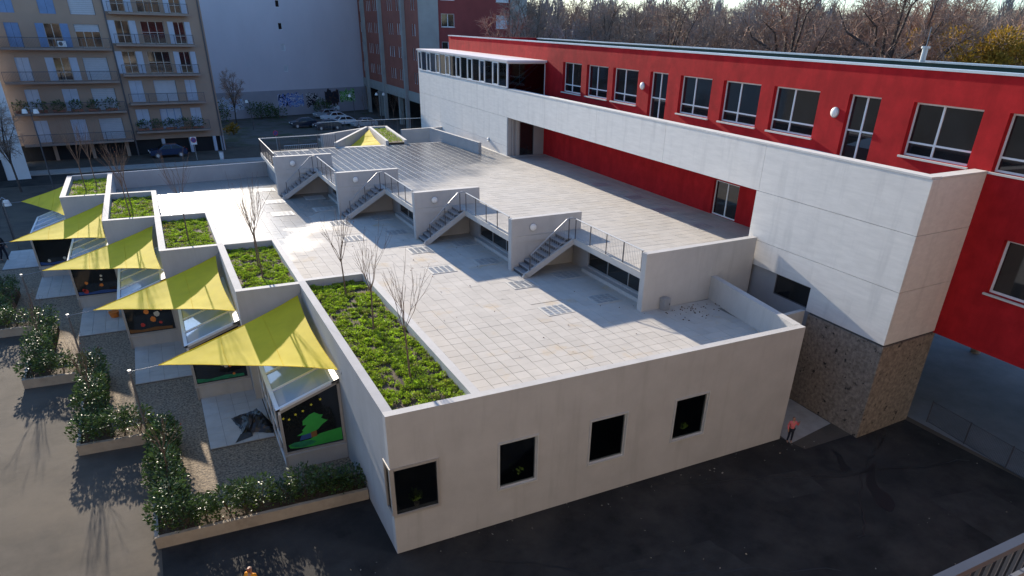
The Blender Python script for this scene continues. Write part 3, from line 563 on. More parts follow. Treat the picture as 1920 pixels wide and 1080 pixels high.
# ================================================================ GLAZED BAYS
ordb = ['nearest', 'second nearest', 'middle', 'second farthest', 'farthest']
draw_g = pm('painted_green', (.04, .36, .06), .6, .1, 3); draw_dg = pm('painted_dark_green', (.02, .20, .10), .6, .4, 5); draw_y = pm('painted_yellow', (.75, .66, .05), .6); draw_b = pm('painted_brown', (.20, .09, .03), .6); draw_w = pm('painted_cream', (.6, .55, .45), .6); draw_bl = pm('painted_blue', (.03, .08, .25), .6); draw_o = pm('painted_orange', (.75, .22, .04), .6); draw_r = pm('painted_red', (.55, .05, .04), .6)
def poly_flat(mb, F, pts, d, th=.004):
    P = [F.pt(a, d, z) for a, z in pts]; mb.face(P)
for k in range(5):
    x1 = WX[k] - .01; x0 = WX[k] - 2.12; y0 = BY[k]; y1 = PY[k + 1] - .02 if k < 4 else 38.2
    zl, zr = 2.42, 3.19
    if k == 4: y1 = 37.6
    by = empty('glazed_bay', ((x0 + x1) / 2, y0, 0), 'lean-to glass bay below the %s yellow sail%s' % (ordb[k], ', green tree painted on its window' if k == 0 else ''), 'glass bay', 'glazed bays along the saw-tooth side')
    Ff = FR((x0, y0), (x1, y0), (0, -1)); Fl = FR((x0, y0), (x0, y1), (-1, 0)); wd = x1 - x0; L_ = y1 - y0
    mb = MB(); fbox(mb, Ff, 0, wd, -.22, 0, 0, .58); fbox(mb, Ff, -.02, wd, -.22, .04, .58, .64); mb.build('base_wall', plaster, by)
    zt = lambda uu: zl + (zr - zl) * uu / wd
    def slat(mb, ua, ub, za0, za1, zb0, zb1, d0, d1):
        mb.hexa([Ff.pt(ua, d1, za0), Ff.pt(ub, d1, zb0), Ff.pt(ub, d0, zb0), Ff.pt(ua, d0, za0), Ff.pt(ua, d1, za1), Ff.pt(ub, d1, zb1), Ff.pt(ub, d0, zb1), Ff.pt(ua, d0, za1)])
    mb = MB(); fbox(mb, Ff, 0, .08, -.09, -.005, .64, zl - .05); fbox(mb, Ff, wd - .09, wd, -.09, -.005, .64, zr - .12); fbox(mb, Ff, .08, wd - .09, -.09, -.005, .64, .72)
    slat(mb, .0, wd, zl - .17, zl - .06, zr - .17, zr - .06, -.09, -.005); mb.box(x0 - .015, y0 - .012, 0, x0 + .07, y0 + .08, zl - .18); wf = mb.build('front_window', alu_warm, by)
    mb = MB(); mb.face([Ff.pt(.06, -.05, .70), Ff.pt(wd - .07, -.05, .70), Ff.pt(wd - .07, -.05, zr - .16), Ff.pt(.06, -.05, zl - .13)]); mb.build('pane', glass, wf)
    if k == 0:
        mb = MB(); poly_flat(mb, Ff, [(.16, .98), (.35, 1.04), (.9, 1.06), (1.25, 1.20), (1.6, 1.24), (2.0, 1.27), (2.0, .78), (.9, .76), (.45, .80), (.2, .85)], -.045); mb.build('painted_ground', draw_g, wf)
        mb = MB(); poly_flat(mb, Ff, [(.2, .95), (.3, 1.03), (.6, 1.05), (.9, 1.02), (1.1, .93), (.95, .84), (.6, .80), (.35, .86)], -.044); mb.build('painted_bush', draw_dg, wf)
        mb = MB(); poly_flat(mb, Ff, [(0.48, 1.28), (0.72, 1.40), (0.66, 1.45), (0.85, 1.64), (0.72, 1.65), (0.74, 1.82), (0.98, 2.01), (1.16, 2.07), (1.32, 1.95), (1.44, 1.92), (1.36, 1.81), (1.50, 1.70), (1.58, 1.67), (1.38, 1.55), (1.20, 1.38), (0.95, 1.30), (0.70, 1.27)], -.044); mb.build('painted_tree', draw_g, wf)
        mb = MB(); poly_flat(mb, Ff, [(.95, 1.10), (1.15, 1.13), (1.15, 1.36), (.95, 1.32)], -.043); mb.build('painted_trunk', draw_b, wf)
        mb = MB(); poly_flat(mb, Ff, [(.55, 1.08), (.95, 1.10), (.95, 1.30), (.62, 1.26)], -.0435); mb.build('painted_shadow', draw_bl, wf)
        for (a, z) in ((.32, 1.98), (.55, 2.12), (.80, 2.2), (1.1, 2.38), (1.42, 2.52), (.14, 2.05)):
            mb = MB(); poly_flat(mb, Ff, [(a + (.055 if i % 2 == 0 else .028) * math.cos(i * math.pi / 5), z + (.055 if i % 2 == 0 else .028) * math.sin(i * math.pi / 5)) for i in range(10)], -.044); mb.build('painted_star', draw_y, wf)
    else:
        rnd = random.Random(k)
        for j in range(6 if k < 4 else 2):
            a = .25 + rnd.random() * 1.4; z = .9 + rnd.random() * .9; mb = MB(); s_ = .05 + rnd.random() * .06
            poly_flat(mb, Ff, [(a + s_ * (1 + .4 * rnd.random()) * math.cos(t * .9), z + s_ * (1 + .5 * rnd.random()) * math.sin(t * .9)) for t in range(7)], -.044); mb.build('painted_flower', rnd.choice([draw_o, draw_r, draw_w, draw_o]), wf)
        mb = MB(); poly_flat(mb, Ff, [(.1, .76), (1.9, .76), (1.9, .88), (1.2, .93), (.6, .86), (.1, .95)], -.0445); mb.build('painted_ground', [draw_dg, draw_dg, draw_b, draw_bl, draw_bl][k], wf)
    # garden side: glazed doors
    mb = MB(); nd = 4
    fbox(mb, Fl, .0, L_, -.08, 0, .0, .12); fbox(mb, Fl, 0, L_, -.08, 0, zl - .16, zl - .06)
    for i in range(nd + 1):
        uu = .05 + (L_ - .1) * i / nd; fbox(mb, Fl, uu - .05, uu + .05, -.08, 0, .12, zl - .16)
        if i < nd: fbox(mb, Fl, uu + .05, uu + (L_ - .1) / nd - .05, -.07, -.01, .9, .96)
    do = mb.build('glazed_door', white_frame, by); mb = MB(); fbox(mb, Fl, .05, L_ - .05, -.05, -.03, .1, zl - .1); mb.build('pane', glass, do)
    # sloping glass roof with rafters
    mb = MB(); nr = 4
    def rp(uu, yy, off): return (x0 - .06 + (wd + .06) * uu, yy, zl + (zr - zl) * uu + off)
    for i in range(nr + 1):
        yy = y0 - .06 + (L_ + .06) * i / nr; w_ = .05 if 0 < i < nr else .07
        yy = min(max(yy, y0 + w_ - .06), y1 - w_)
        mb.hexa([rp(0, yy - w_, -.05), rp(1, yy - w_, -.05), rp(1, yy + w_, -.05), rp(0, yy + w_, -.05), rp(0, yy - w_, .04), rp(1, yy - w_, .04), rp(1, yy + w_, .04), rp(0, yy + w_, .04)])
    for (ua, ub) in ((0, .06), (.88, 1.0)):
        mb.hexa([rp(ua, y0 - .06, -.045), rp(ub, y0 - .06, -.045), rp(ub, y1, -.045), rp(ua, y1, -.045), rp(ua, y0 - .06, .035), rp(ub, y0 - .06, .035), rp(ub, y1, .035), rp(ua, y1, .035)])
    ro = mb.build('roof_frame', white_frame, by)
    for i in range(nr):
        ya_, yb_ = y0 + (L_) * i / nr + .03, y0 + L_ * (i + 1) / nr - .03; mb = MB()
        mb.hexa([rp(.05, ya_, -.02), rp(.89, ya_, -.02), rp(.89, yb_, -.02), rp(.05, yb_, -.02), rp(.05, ya_, .0), rp(.89, ya_, .0), rp(.89, yb_, .0), rp(.05, yb_, .0)]); mb.build('roof_pane', glass_sky, ro)
    # paved pad outside the doors
    if k < 5:
        pd = bpy.data.objects.new('paved_pad', None); col.objects.link(pd); tag(pd, kind='structure')
        px0, px1, py0, py1 = WX[k] - 4.40, WX[k] - 2.16, y0 + 2.5, y0 + 6.75
        mb = MB(); mb.box(px0, py0, 0, px1, py1, .045); mb.build('pad_bed', tile_joint, pd)
        nx, ny = 4, 8; sx, sy = (px1 - px0) / nx, (py1 - py0) / ny; mesh = None
        for i in range(nx):
            for j in range(ny):
                if mesh is None:
                    mb = MB(); mb.box(-sx / 2 + .005, -sy / 2 + .005, 0, sx / 2 - .005, sy / 2 - .005, .028); o = mb.build('paving_slab', pad_tile, pd); mesh = o.data
                else:
                    o = bpy.data.objects.new('paving_slab', mesh); col.objects.link(o); o.parent = pd
                o.location = (px0 + sx * (i + .5), py0 + sy * (j + .5), .046 + random.uniform(-.002, .002))

# ================================================================ SHADE SAILS AND MASTS
def sail(name, A, B, C, label, gr, sag=.10, n=18):
    A, B, C = Vector(A), Vector(B), Vector(C); o = empty(name, A, label, 'shade sail', gr); mb = MB(); idx = {}
    cen = (A + B + C) / 3
    for i in range(n + 1):
        for j in range(n + 1 - i):
            a, b = i / n, j / n; c = 1 - a - b
            p = A * a + B * b + C * c
            pull = sag * (4 * a * b * (1 - c) ** 2 + 4 * b * c * (1 - a) ** 2 + 4 * a * c * (1 - b) ** 2)   # edges cut hollow
            p = p + (cen - p) * pull * .9 + Vector((0, 0, -.35 * a * b * c * 9 * .25 + .018 * math.sin(9 * a + 4 * b)))
            for (k1, k2, k3) in ((a, b, c), (b, c, a), (c, a, b)):      # creases running out of each corner
                if k1 > .35: p = p + Vector((0, 0, .030 * (k1 - .35) * math.sin(26 * (k2 - k3) / max(.12, 1 - k1) * .35) * min(1, (1 - k1) * 5)))
            idx[i, j] = len(mb.v); mb.v.append(tuple(p))
    for i in range(n):
        for j in range(n - i):
            mb.f.append((idx[i, j], idx[i + 1, j], idx[i, j + 1])); mb.mi.append(0)
            if j < n - i - 1: mb.f.append((idx[i + 1, j], idx[i + 1, j + 1], idx[i, j + 1])); mb.mi.append(0)
    edge = lambda pts: [mb.v[idx[p]] for p in pts]
    e1 = edge([(i, 0) for i in range(n + 1)]); e2 = edge([(i, n - i) for i in range(n + 1)]); e3 = edge([(0, j) for j in range(n + 1)])
    c_ = mb.build('cloth', sail_m, o, smooth=True)
    h = MB()
    for e in (e1, e2, e3): h.tube(e, .012, 5)
    h.build('edge_hem', sail_m, o)
    for fr in (.33, .62):      # sewn seams across the cloth
        i_ = int(n * fr); sm_ = MB(); sm_.tube([(q[0], q[1], q[2] + .004) for q in edge([(i_, j) for j in range(n - i_ + 1)])], .009, 4); sm_.build('seam', sail_m, o)
    return o
ords = ['nearest', 'second nearest', 'middle', 'second farthest', 'farthest']
mast_m = pm('mast_steel', (.16, .15, .15), .5, .1, 4, metal=.3)
SA = [(-5.42, 9.80), (-7.63, 16.60), (-9.97, 23.28), (-11.93, 29.45), (-12.44, 39.9)]
SB = [(-.15, 11.50), (-2.52, 18.28), (-4.93, 24.95), (-7.28, 31.52), (-9.40, 38.0)]
SC = [(-.07, 5.45), (-2.46, 12.36), (-4.86, 19.14), (-7.22, 25.78), (-9.48, 32.6)]
SM = [(-6.32, 9.64), (-8.53, 16.33), (-10.75, 22.85), (-12.85, 29.2), (-13.4, 39.7)]
for k in range(5):
    A = (*SA[k], 3.0); B = (*SB[k], 4.28); C_ = (*SC[k], 3.68 if k < 4 else 3.5)
    so = sail('shade_sail', A, B, C_, 'triangular yellow shade sail, %s of the five along the building side' % ords[k], 'yellow shade sails')
    for P_, q in ((B, (WX[k] + .02, B[1] + .10, B[2] + .10)), (C_, (WX[k] + .02, C_[1] - .2, C_[2] - .06))):
        mb = MB(); mb.tube([P_, q], .014, 5); mb.tube([(q[0] - .02, q[1], q[2]), (q[0] - .001, q[1], q[2])], .06, 8); mb.build('corner_fitting', steel, so)
    M_ = SM[k]
    ms = empty('sail_mast', (M_[0], M_[1], 0), 'slim steel mast tied to the %s yellow sail' % ords[k], 'mast', 'sail masts')
    mb = MB(); mb.tube([(M_[0], M_[1], 0), (M_[0], M_[1], 3.0)], .035, 8); mb.build('pole', mast_m, ms)
    mb = MB(); mb.tube([(M_[0], M_[1], 2.94), (M_[0], M_[1], 3.06)], .055, 8); mb.build('cap', steel, ms)
    mb = MB(); mb.tube([(M_[0], M_[1], 3.0), A], .012, 5); mb.build('stay', steel, ms)
sail('shade_sail', (13.0, 48.2, 5.5), (9.8, 43.0, 4.9), (12.25, 42.2, 5.1), 'small yellow shade sail behind the far edge of the upper deck', None)

# ================================================================ HEDGE BOXES, HEDGES
rnd = random.Random(11)
def leaf(mb, p, d, s, wd=.5):
    d = d.normalized(); a = d.cross(Vector((rnd.uniform(-1, 1), rnd.uniform(-1, 1), rnd.uniform(-1, 1))))
    if a.length < 1e-4: a = Vector((1, 0, 0))
    a.normalize(); nn = d.cross(a); w_ = s * wd * .5
    b = len(mb.v); mid = p + d * s * .5 - nn * s * .08
    mb.v += [tuple(p), tuple(mid + a * w_), tuple(p + d * s), tuple(mid - a * w_)]
    mb.f += [(b, b + 1, b + 2), (b, b + 2, b + 3)]; mb.mi += [mb.cur] * 2
def hedge(label, x0, y0, x1, y1, hgt, dens, parent_group='clipped laurel hedge runs', z0=.36):
    o = empty('hedge', ((x0 + x1) / 2, (y0 + y1) / 2, z0), label, 'hedge', parent_group); lf = MB(); stm = MB(); yl = MB()
    L_ = max(x1 - x0, y1 - y0); nsh = max(2, int(L_ / .5)); ax = x1 - x0 >= y1 - y0
    for i in range(nsh):
        t = (i + .5) / nsh; cx, cy = (x0 + L_ * t, (y0 + y1) / 2) if ax else ((x0 + x1) / 2, y0 + L_ * t)
        cx += rnd.uniform(-.08, .08); cy += rnd.uniform(-.08, .08); H = hgt * rnd.uniform(.55, 1.3); rw = .47 * rnd.uniform(.8, 1.2)
        for s in range(6):
            a = rnd.uniform(0, 6.28); rr = rw * rnd.uniform(.3, .9); top = Vector((cx + rr * math.cos(a), cy + rr * math.sin(a), z0 + H * rnd.uniform(.6, 1.0)))
            stm.tube([(cx, cy, z0 - .1), tuple((Vector((cx, cy, z0)) + top) / 2 + Vector((0, 0, .1))), tuple(top)], [.015, .01, .005], 3, False)
        for q in range(int(dens * L_ / nsh)):
            a = rnd.uniform(0, 6.28); hz = rnd.random() ** .7; rr = rw * (rnd.random() ** .45) * (1.15 - .45 * abs(hz - .55))
            # clumps: leaves gather round shoot tips
            p = Vector((cx + rr * math.cos(a), cy + rr * math.sin(a), z0 + H * hz)); d = Vector((math.cos(a) * .8, math.sin(a) * .8, rnd.uniform(-.1, 1.0)))
            tgt = yl if (hz < .45 and rnd.random() < .16) else lf
            leaf(tgt, p, d, rnd.uniform(.085, .15), .5)
    lf.build('foliage', laurel, o); stm.build('stems', stemm, o)
    if yl.f: yl.build('young_foliage', laurel2, o)
    return o
for k in range(5):
    X, Y = HX[k], HY[k]; xr = -.03 if k == 0 else HX[k - 1] - .02; yend = HY[k + 1]
    hb = empty('hedge_box', (X, Y, 0), 'low L-shaped concrete hedge box, %s of five' % ordb[k], 'planter box', 'hedge boxes stepping back')
    yr = Y - .25 if k == 0 else Y - .12
    fa = FR((X, Y), (xr, yr), (0, -1)); mb = MB(); fbox(mb, fa, 0, fa.L, -.13, 0, 0, .40); mb.build('front_wall', conc_warm, hb)
    fb = FR((X, Y), (X, yend - .15), (-1, 0)); mb = MB(); fbox(mb, fb, .13, fb.L, -.12, 0, 0, .40); mb.build('side_wall', concrete, hb)
    mb = MB(); mb.box(X + .12, Y + .02, .0, xr, Y + .85, .33) if k == 0 else mb.box(X + .12, Y + .1, 0, xr, Y + .85, .33); mb.box(X + .12, Y + .85, 0, X + .85, yend - .15, .329); mb.build('soil', soil, hb)
    dn = [1000, 820, 620, 480, 380][k]
    if k == 0:
        hedge('sunlit leafy hedge along the front of the nearest hedge box', X + .15, Y + .05, X + 3.4, Y + .85, .78, dn)
        hedge('dark shaded hedge at the foot of the nearest glass bay', X + 3.6, Y + .0, xr - .1, Y + .8, .72, dn)
    else: hedge('short front run of the %s laurel hedge' % ordb[k], X + .15, Y + .1, xr - .02, Y + .85, .85, dn)
    hedge('side run of the %s laurel hedge, running back from the yard' % ordb[k], X + .12, Y + .95, X + .9, yend - .2, .92, dn)

# ================================================================ GREEN ROOF PLANTING
names_pl = ['nearest and longest', 'second nearest', 'middle', 'second farthest', 'farthest']
def carpet(label, x0, y0, x1, y1, z, per, poly=None):
    mb = MB(); A_ = (x1 - x0) * (y1 - y0); n = int(A_ * per); lit = []
    ncl = max(4, int(A_ * 22)); cl = [(rnd.uniform(x0 + .03, x1 - .03), rnd.uniform(y0 + .03, y1 - .03), rnd.uniform(.06, .19), rnd.uniform(.02, .12)) for _ in range(ncl)]
    for q in range(n):
        cx, cy, cr, ch = cl[q % ncl]; a = rnd.uniform(0, 6.28); rr = cr * rnd.random() ** .6; x, y = cx + rr * math.cos(a), cy + rr * math.sin(a)
        if not (x0 < x < x1 and y0 < y < y1): continue
        if poly and not inpoly(x, y, poly): continue
        h_ = ch * (1 - (rr / cr) ** 2 * .7) * rnd.uniform(.3, 1.0); p = Vector((x, y, z + h_)); d = Vector((math.cos(a) * rnd.uniform(.3, 1), math.sin(a) * rnd.uniform(.3, 1), rnd.uniform(.1, 1.0)))
        mb.cur = 1 if rnd.random() < .15 else 0
        leaf(mb, p, d, rnd.uniform(.04, .085), .55 if mb.cur == 0 else .3)
    mb.cur = 0
    o = mb.build('ground_cover', [sedum, litter]); tag(o, label, 'ground cover', 'roof planter planting', 'stuff')
for k, (a, b, c, d) in enumerate(SOIL):
    carpet('green sedum ground cover in the %s roof planter' % names_pl[k], a + .02, b + .02, c - .02, d - .02, 4.40, [1700, 1350, 1050, 800, 620][k])
carpet('green ground cover in the small planter behind the deck', 12.5, 41.2, 14.9, 49.3, 5.42, 260, [(12.6, 41.1), (13.95, 41.1), (14.85, 49.3), (13.45, 49.3)])

# ================================================================ BARE TREES
def grow(tr, cr, base, d, length, rad, lev, R_, spread, n_child, up, tips=None, sides=5):
    p = Vector(base); pts = [p.copy()]; rads = [rad]; seg = 3 if lev < 3 else 2; dd = d.normalized()
    for i in range(seg):
        dd = (dd + Vector((R_.uniform(-.16, .16), R_.uniform(-.16, .16), up * .3 + R_.uniform(-.08, .08)))).normalized(); p = p + dd * length / seg; pts.append(p.copy()); rads.append(rad * (1 - .45 * (i + 1) / seg))
    (tr if lev <= 1 else cr).tube(pts, rads, max(3, sides - lev), False)
    if lev >= n_child[0]:
        if tips is not None: tips.append(p)
        return
    nc = n_child[1 + min(lev, len(n_child) - 2)]
    for i in range(nc):
        t = 1.0 if i == 0 else R_.uniform(.35, 1.0); k = min(int(t * seg), seg - 1); q = pts[k].lerp(pts[k + 1], t * seg - k)
        a = R_.uniform(0, 6.28); e1 = dd.cross(Vector((.3, .5, .8))).normalized(); e2 = dd.cross(e1)
        s = spread * R_.uniform(.5, 1.25) * (.35 if i == 0 else 1)
        nd = (dd + (e1 * math.cos(a) + e2 * math.sin(a)) * s).normalized()
        grow(tr, cr, q, nd, length * R_.uniform(.55, .85), max(rad * .55, .0055), lev + 1, R_, spread, n_child, up, tips, sides)
def young_tree(x, y, z, h, label, seed, gr='young bare trees in the roof planters', leaves=False):
    R_ = random.Random(seed); o = empty('young_tree', (x, y, z), label, 'tree', gr); tr, cr = MB(), MB(); tips = []
    th = h * .50; lean = Vector((R_.uniform(-.05, .05), R_.uniform(-.05, .05), 1))
    top = Vector((x, y, z)) + lean * th
    tr.tube([(x, y, z - .1), tuple(Vector((x, y, z)) + lean * th * .5), tuple(top)], [.035, .028, .022], 7)
    nb_ = R_.randint(6, 8)
    for i in range(nb_):
        a = 6.283 * i / nb_ + R_.uniform(-.3, .3); q = top - lean * R_.uniform(0, .45) * th * .3; s = R_.uniform(.22, .50)
        grow(cr, cr, q, Vector((math.cos(a) * s, math.sin(a) * s, 1)), h * .5 * R_.uniform(.45, .7), .0135, 2, R_, .35, (4, 3, 3, 3, 2), .25, tips, 6)
    tr.build('trunk', bark, o); cr.build('crown', twig, o)
    lf = MB()
    for t in tips:
        if R_.random() < (.10 if not leaves else .5): leaf(lf, t, Vector((R_.uniform(-1, 1), R_.uniform(-1, 1), -.6)), .06, .5)
    if lf.f: lf.build('last_leaves', red_leaf, o)
    return o
young_tree(1.47, 2.35, 4.4, 3.4, 'young bare tree nearest the front wall in the long roof planter', 1)
young_tree(1.48, 6.41, 4.4, 3.2, 'young bare tree in the middle of the long roof planter', 2)
young_tree(1.50, 10.33, 4.4, 3.0, 'young bare tree at the far end of the long roof planter', 3)
young_tree(-1.10, 13.7, 4.4, 3.7, 'taller young bare tree, nearer of two in the second nearest roof planter', 4)
young_tree(-1.05, 15.3, 4.4, 2.9, 'shorter young bare tree, farther of two in the second nearest roof planter', 5)
young_tree(-3.46, 20.8, 4.4, 3.7, 'single young bare tree in the middle roof planter', 6)
young_tree(-5.9, 26.9, 4.4, 3.5, 'young bare tree, nearer of two in the second farthest roof planter', 7)
young_tree(-5.8, 28.6, 4.4, 3.3, 'young bare tree, farther of two in the second farthest roof planter', 8)
young_tree(-8.2, 34.2, 4.4, 3.4, 'young bare tree, left of two in the farthest roof planter', 9)
young_tree(-7.7, 35.6, 4.4, 3.4, 'young bare tree, right of two in the farthest roof planter', 10)
for k in range(3):
    young_tree(-5.75 + (HX[k] - HX[0]), 6.1 + (HY[k] - HY[0]), .33, 2.6, 'small bare twiggy tree in the side run of the %s hedge' % ordb[k], 20 + k, 'small bare trees in the hedges')
# ================================================================ BACKGROUND BUILDINGS
GZ = -1.2
ochre = pm('ochre_render', (.34, .245, .185), .9, .08, .35, .1, 40)
slab_m = pm('balcony_slab', (.30, .23, .19), .85, .1, 1)
shut = pm('blue_grey_shutter', (.42, .47, .56), .7, .08, 1.5); shut_b = pm('blue_shutter', (.16, .25, .42), .7, .1, 1.5); roller = pm('roller_shutter', (.44, .46, .50), .7, .06, 1.5)
terracotta = pm('terracotta', (.33, .13, .08), .85, .15, 2); dark_in = pm('dark_interior', (.02, .02, .022), .9)
def tree_blob(mb, R_, c, r, n, s):
    for q in range(n):
        v = Vector((R_.gauss(0, 1), R_.gauss(0, 1), R_.gauss(0, 1))).normalized() * r * R_.random() ** .4
        leaf(mb, Vector(c) + Vector((v.x, v.y, v.z * .8)), v + Vector((0, 0, .3)), s * R_.uniform(.6, 1.2), .6)
AB = empty('apartment_block', (-6, 84.8, GZ), 'ochre apartment block in shade with balconies and pale blue shutters', 'apartment building')
FA = FR((-20, 82.9), (3.85, 85.85), (0, -1)); ux = FA.uX
ZTOP = 18.7
winL = []   # (x0,x1,z0,z1,kind)
for fl_, zs in enumerate((.75, 3.95, 7.1, 10.4, 13.6)):
    for (xa, xb, kd) in ((-15.6, -14.3, 's'), (-12.1, -10.6, 's'), (-9.3, -6.9, 'r')): winL.append((xa, xb, zs + .06, zs + 2.35, kd, fl_, 0))
for fl_, zs in enumerate((1.6, 4.7, 7.75, 10.85, 14.0)):
    for (xa, xb, kd) in ((-5.3, -3.9, 's'), (-2.7, -.3, 'w'), (.7, 1.9, 's')): winL.append((xa, xb, zs + .06, zs + 2.35, kd, fl_, 1))
holes = [(ux(a), ux(b), c, d) for (a, b, c, d, *_r) in winL]
mb = MB(); wall(mb, FA, ux(-17.5), ux(3.85), .55, ZTOP, .4, holes); mb.build('wall', ochre, AB)
mb = MB(); fbox(mb, FA, ux(-17.5), ux(3.85), -12, -.45, GZ, ZTOP - .05); mb.build('core', dark_in, AB)
mb = MB(); fbox(mb, FA, ux(-17.6), ux(3.95), -12.2, .15, ZTOP, ZTOP + .25); mb.build('roof', slab_m, AB)
mb = MB(); fbox(mb, FA, ux(3.87), ux(3.87) + .15, -12, .0, GZ, ZTOP); mb.build('gable_wall', ochre, AB)
R_ = random.Random(5)
for (a, b, c, d, kd, fl_, sec) in winL:
    ua, ub = ux(a), ux(b); w_ = ub - ua
    if kd == 'r':
        part = .35 if fl_ == 3 else 0
        mb = MB(); n_ = 12
        for i in range(n_):
            z1_ = d - (d - c) * i / n_; z0_ = d - (d - c) * (i + 1) / n_ + .012
            if part and i >= 4: break
            fbox(mb, FA, ua + .03, ub - .03, -.20, -.16, z0_, z1_)
        mb.build('roller_shutter', roller, AB)
        if part: window(AB, FA, ua, ub, c, d - .7, .2, .06, mull=(ua + w_ / 3, ua + 2 * w_ / 3), mat=alu_warm)
    elif kd == 'w':
        if fl_ in (1,):
            mb = MB(); fbox(mb, FA, ua + .03, ub - .03, -.2, -.16, c, d); mb.build('roller_shutter', roller, AB)
        elif fl_ == 0:
            window(AB, FA, ua, ub, c, d, .2, .06, mull=(ua + w_ / 3, ua + 2 * w_ / 3), mat=shut_b, gmat=shut)
        else: window(AB, FA, ua, ub, c, d, .2, .06, mull=(ua + w_ / 3, ua + 2 * w_ / 3), trans=((c + d) / 2,), mat=alu_warm)
    else:
        opened = (sec == 1 and fl_ >= 2) or (sec == 0 and fl_ in (2, 3) and a > -13)
        if sec == 0 and fl_ >= 3: sm = shut_b
        else: sm = shut
        if opened:
            window(AB, FA, ua, ub, c, d, .2, .06, mull=((ua + ub) / 2,), trans=(c + .8,), mat=alu_warm)
            for s_ in (-1, 1):
                q = ua if s_ < 0 else ub; mb = MB(); fbox(mb, FA, min(q, q + s_ * w_ / 2), max(q, q + s_ * w_ / 2), .03, .07, c, d)
                for i in range(10): z_ = c + .15 + (d - c - .3) * i / 10; fbox(mb, FA, min(q + s_ * .07, q + s_ * (w_ / 2 - .07)), max(q + s_ * .07, q + s_ * (w_ / 2 - .07)), .07, .085, z_, z_ + .10)
                mb.build('shutter', sm, AB)
        else:
            for s_ in (0, 1):
                q0 = ua + s_ * w_ / 2 + .01; q1 = q0 + w_ / 2 - .02; mb = MB(); fbox(mb, FA, q0, q1, -.12, -.07, c, d)
                for i in range(10): z_ = c + .15 + (d - c - .3) * i / 10; fbox(mb, FA, q0 + .07, q1 - .07, -.07, -.055, z_, z_ + .10)
                mb.build('shutter', sm, AB)
for sec, (xa, xb, zz) in enumerate(((-17.1, -6.3, (.75, 3.95, 7.1, 10.4)), (-5.75, 2.45, (1.6, 4.7, 7.75, 10.85, 14.0)))):
    for i, z in enumerate(zz):
        mb = MB(); fbox(mb, FA, ux(xa), ux(xb), 0, 1.15, z - .20, z); b_ = mb.build('balcony', slab_m, AB)
        mb = MB(); n_ = int((ux(xb) - ux(xa)) / .13)
        for j in range(n_ + 1): q = FA.pt(ux(xa) + .03 + j * .13, 1.10, 0); mb.box(q[0] - .008, q[1] - .008, z, q[0] + .008, q[1] + .008, z + 1.0)
        fbox(mb, FA, ux(xa), ux(xb), 1.07, 1.13, z + .98, z + 1.03)
        for j in range(5): uu = ux(xa) + (ux(xb) - ux(xa) - .06) * j / 4; fbox(mb, FA, uu, uu + .05, 1.07, 1.12, z, z + 1.0)
        tag(mb.build('balcony_rail', dark_steel, b_), kind='stuff')
        if (sec == 0 and i == 1) or (sec == 1 and i == 0):
            for j in range(6 if sec == 0 else 5):
                uu = ux(xa) + .8 + j * ((ux(xb) - ux(xa) - 1.4) / (5.5 if sec == 0 else 4.5)); mb = MB(); fbox(mb, FA, uu - .6, uu + .6, .75, 1.0, z + (.05 if sec == 0 else .1), z + .32); mb.build('flower_box', terracotta, b_)
                mb = MB(); tree_blob(mb, R_, FA.pt(uu, .85, z + .75), R_.uniform(.55, .9), 160, .22); tag(mb.build('balcony_plant', laurel, b_), kind='stuff')
mb = MB(); fbox(mb, FA, ux(-6.12), ux(-5.98), .0, .14, GZ, ZTOP); mb.build('downpipe', dark_steel, AB)
mb = MB(); fbox(mb, FA, ux(3.7), ux(3.82), .0, .12, GZ, ZTOP); mb.build('downpipe', dark_steel, AB)
for x in (-14.5, -10.8, -7.2, -3.2, -.1, 2.7, 3.6):
    mb = MB(); fbox(mb, FA, ux(x), ux(x) + .35, -.35, .02, GZ, .56); mb.build('pillar', shut if x > -6 else ochre, AB)
mb = MB(); q = FA.pt(ux(-10.9), .9, 10.55); mb.box(q[0] - .4, q[1] - .15, 10.55, q[0] + .4, q[1] + .15, 11.1); o = mb.build('air_conditioner', white_frame, AB)
mb = MB(); mb.tube([(q[0] - .1, q[1] - .16, 10.83), (q[0] - .1, q[1] - .152, 10.83)], .2, 14); mb.build('fan', dark_steel, o)
# blank grey gable
GBd = empty('blank_grey_building', (19, 120, GZ), 'tall blank grey wall with four small windows and graffiti at its foot', 'building')
FGr = FR((1, 115.5), (34.2, 128.3), (0, -1)); grey_r = pm('grey_lilac_render', (.60, .57, .61), .9, .06, .15, .05, 30, streak=(1, 1, .5)); ug = FGr.uX
sw = [(18.55, z) for z in (3.6 + 2.2, 9.0, 12.2, 15.5)]
mb = MB(); wall(mb, FGr, 0, FGr.L, GZ, 27, .4, [(ug(x), ug(x) + .75, z, z + 1.05) for x, z in sw]); mb.build('wall', grey_r, GBd)
mb = MB(); fbox(mb, FGr, 0, FGr.L, -14, -.42, GZ, 26.9); mb.build('core', grey_r, GBd)
mb = MB(); fbox(mb, FGr, 0, FGr.L, 0, .12, GZ, 2.9); mb.build('plinth_band', pm('dark_band', (.34, .33, .36), .9, .1, .4), GBd)
for i, (x, z) in enumerate(sw): window(GBd, FGr, ug(x), ug(x) + .75, z, z + 1.05, .1, .07, mat=white_frame, gmat=blind if i in (0, 1) else glass)
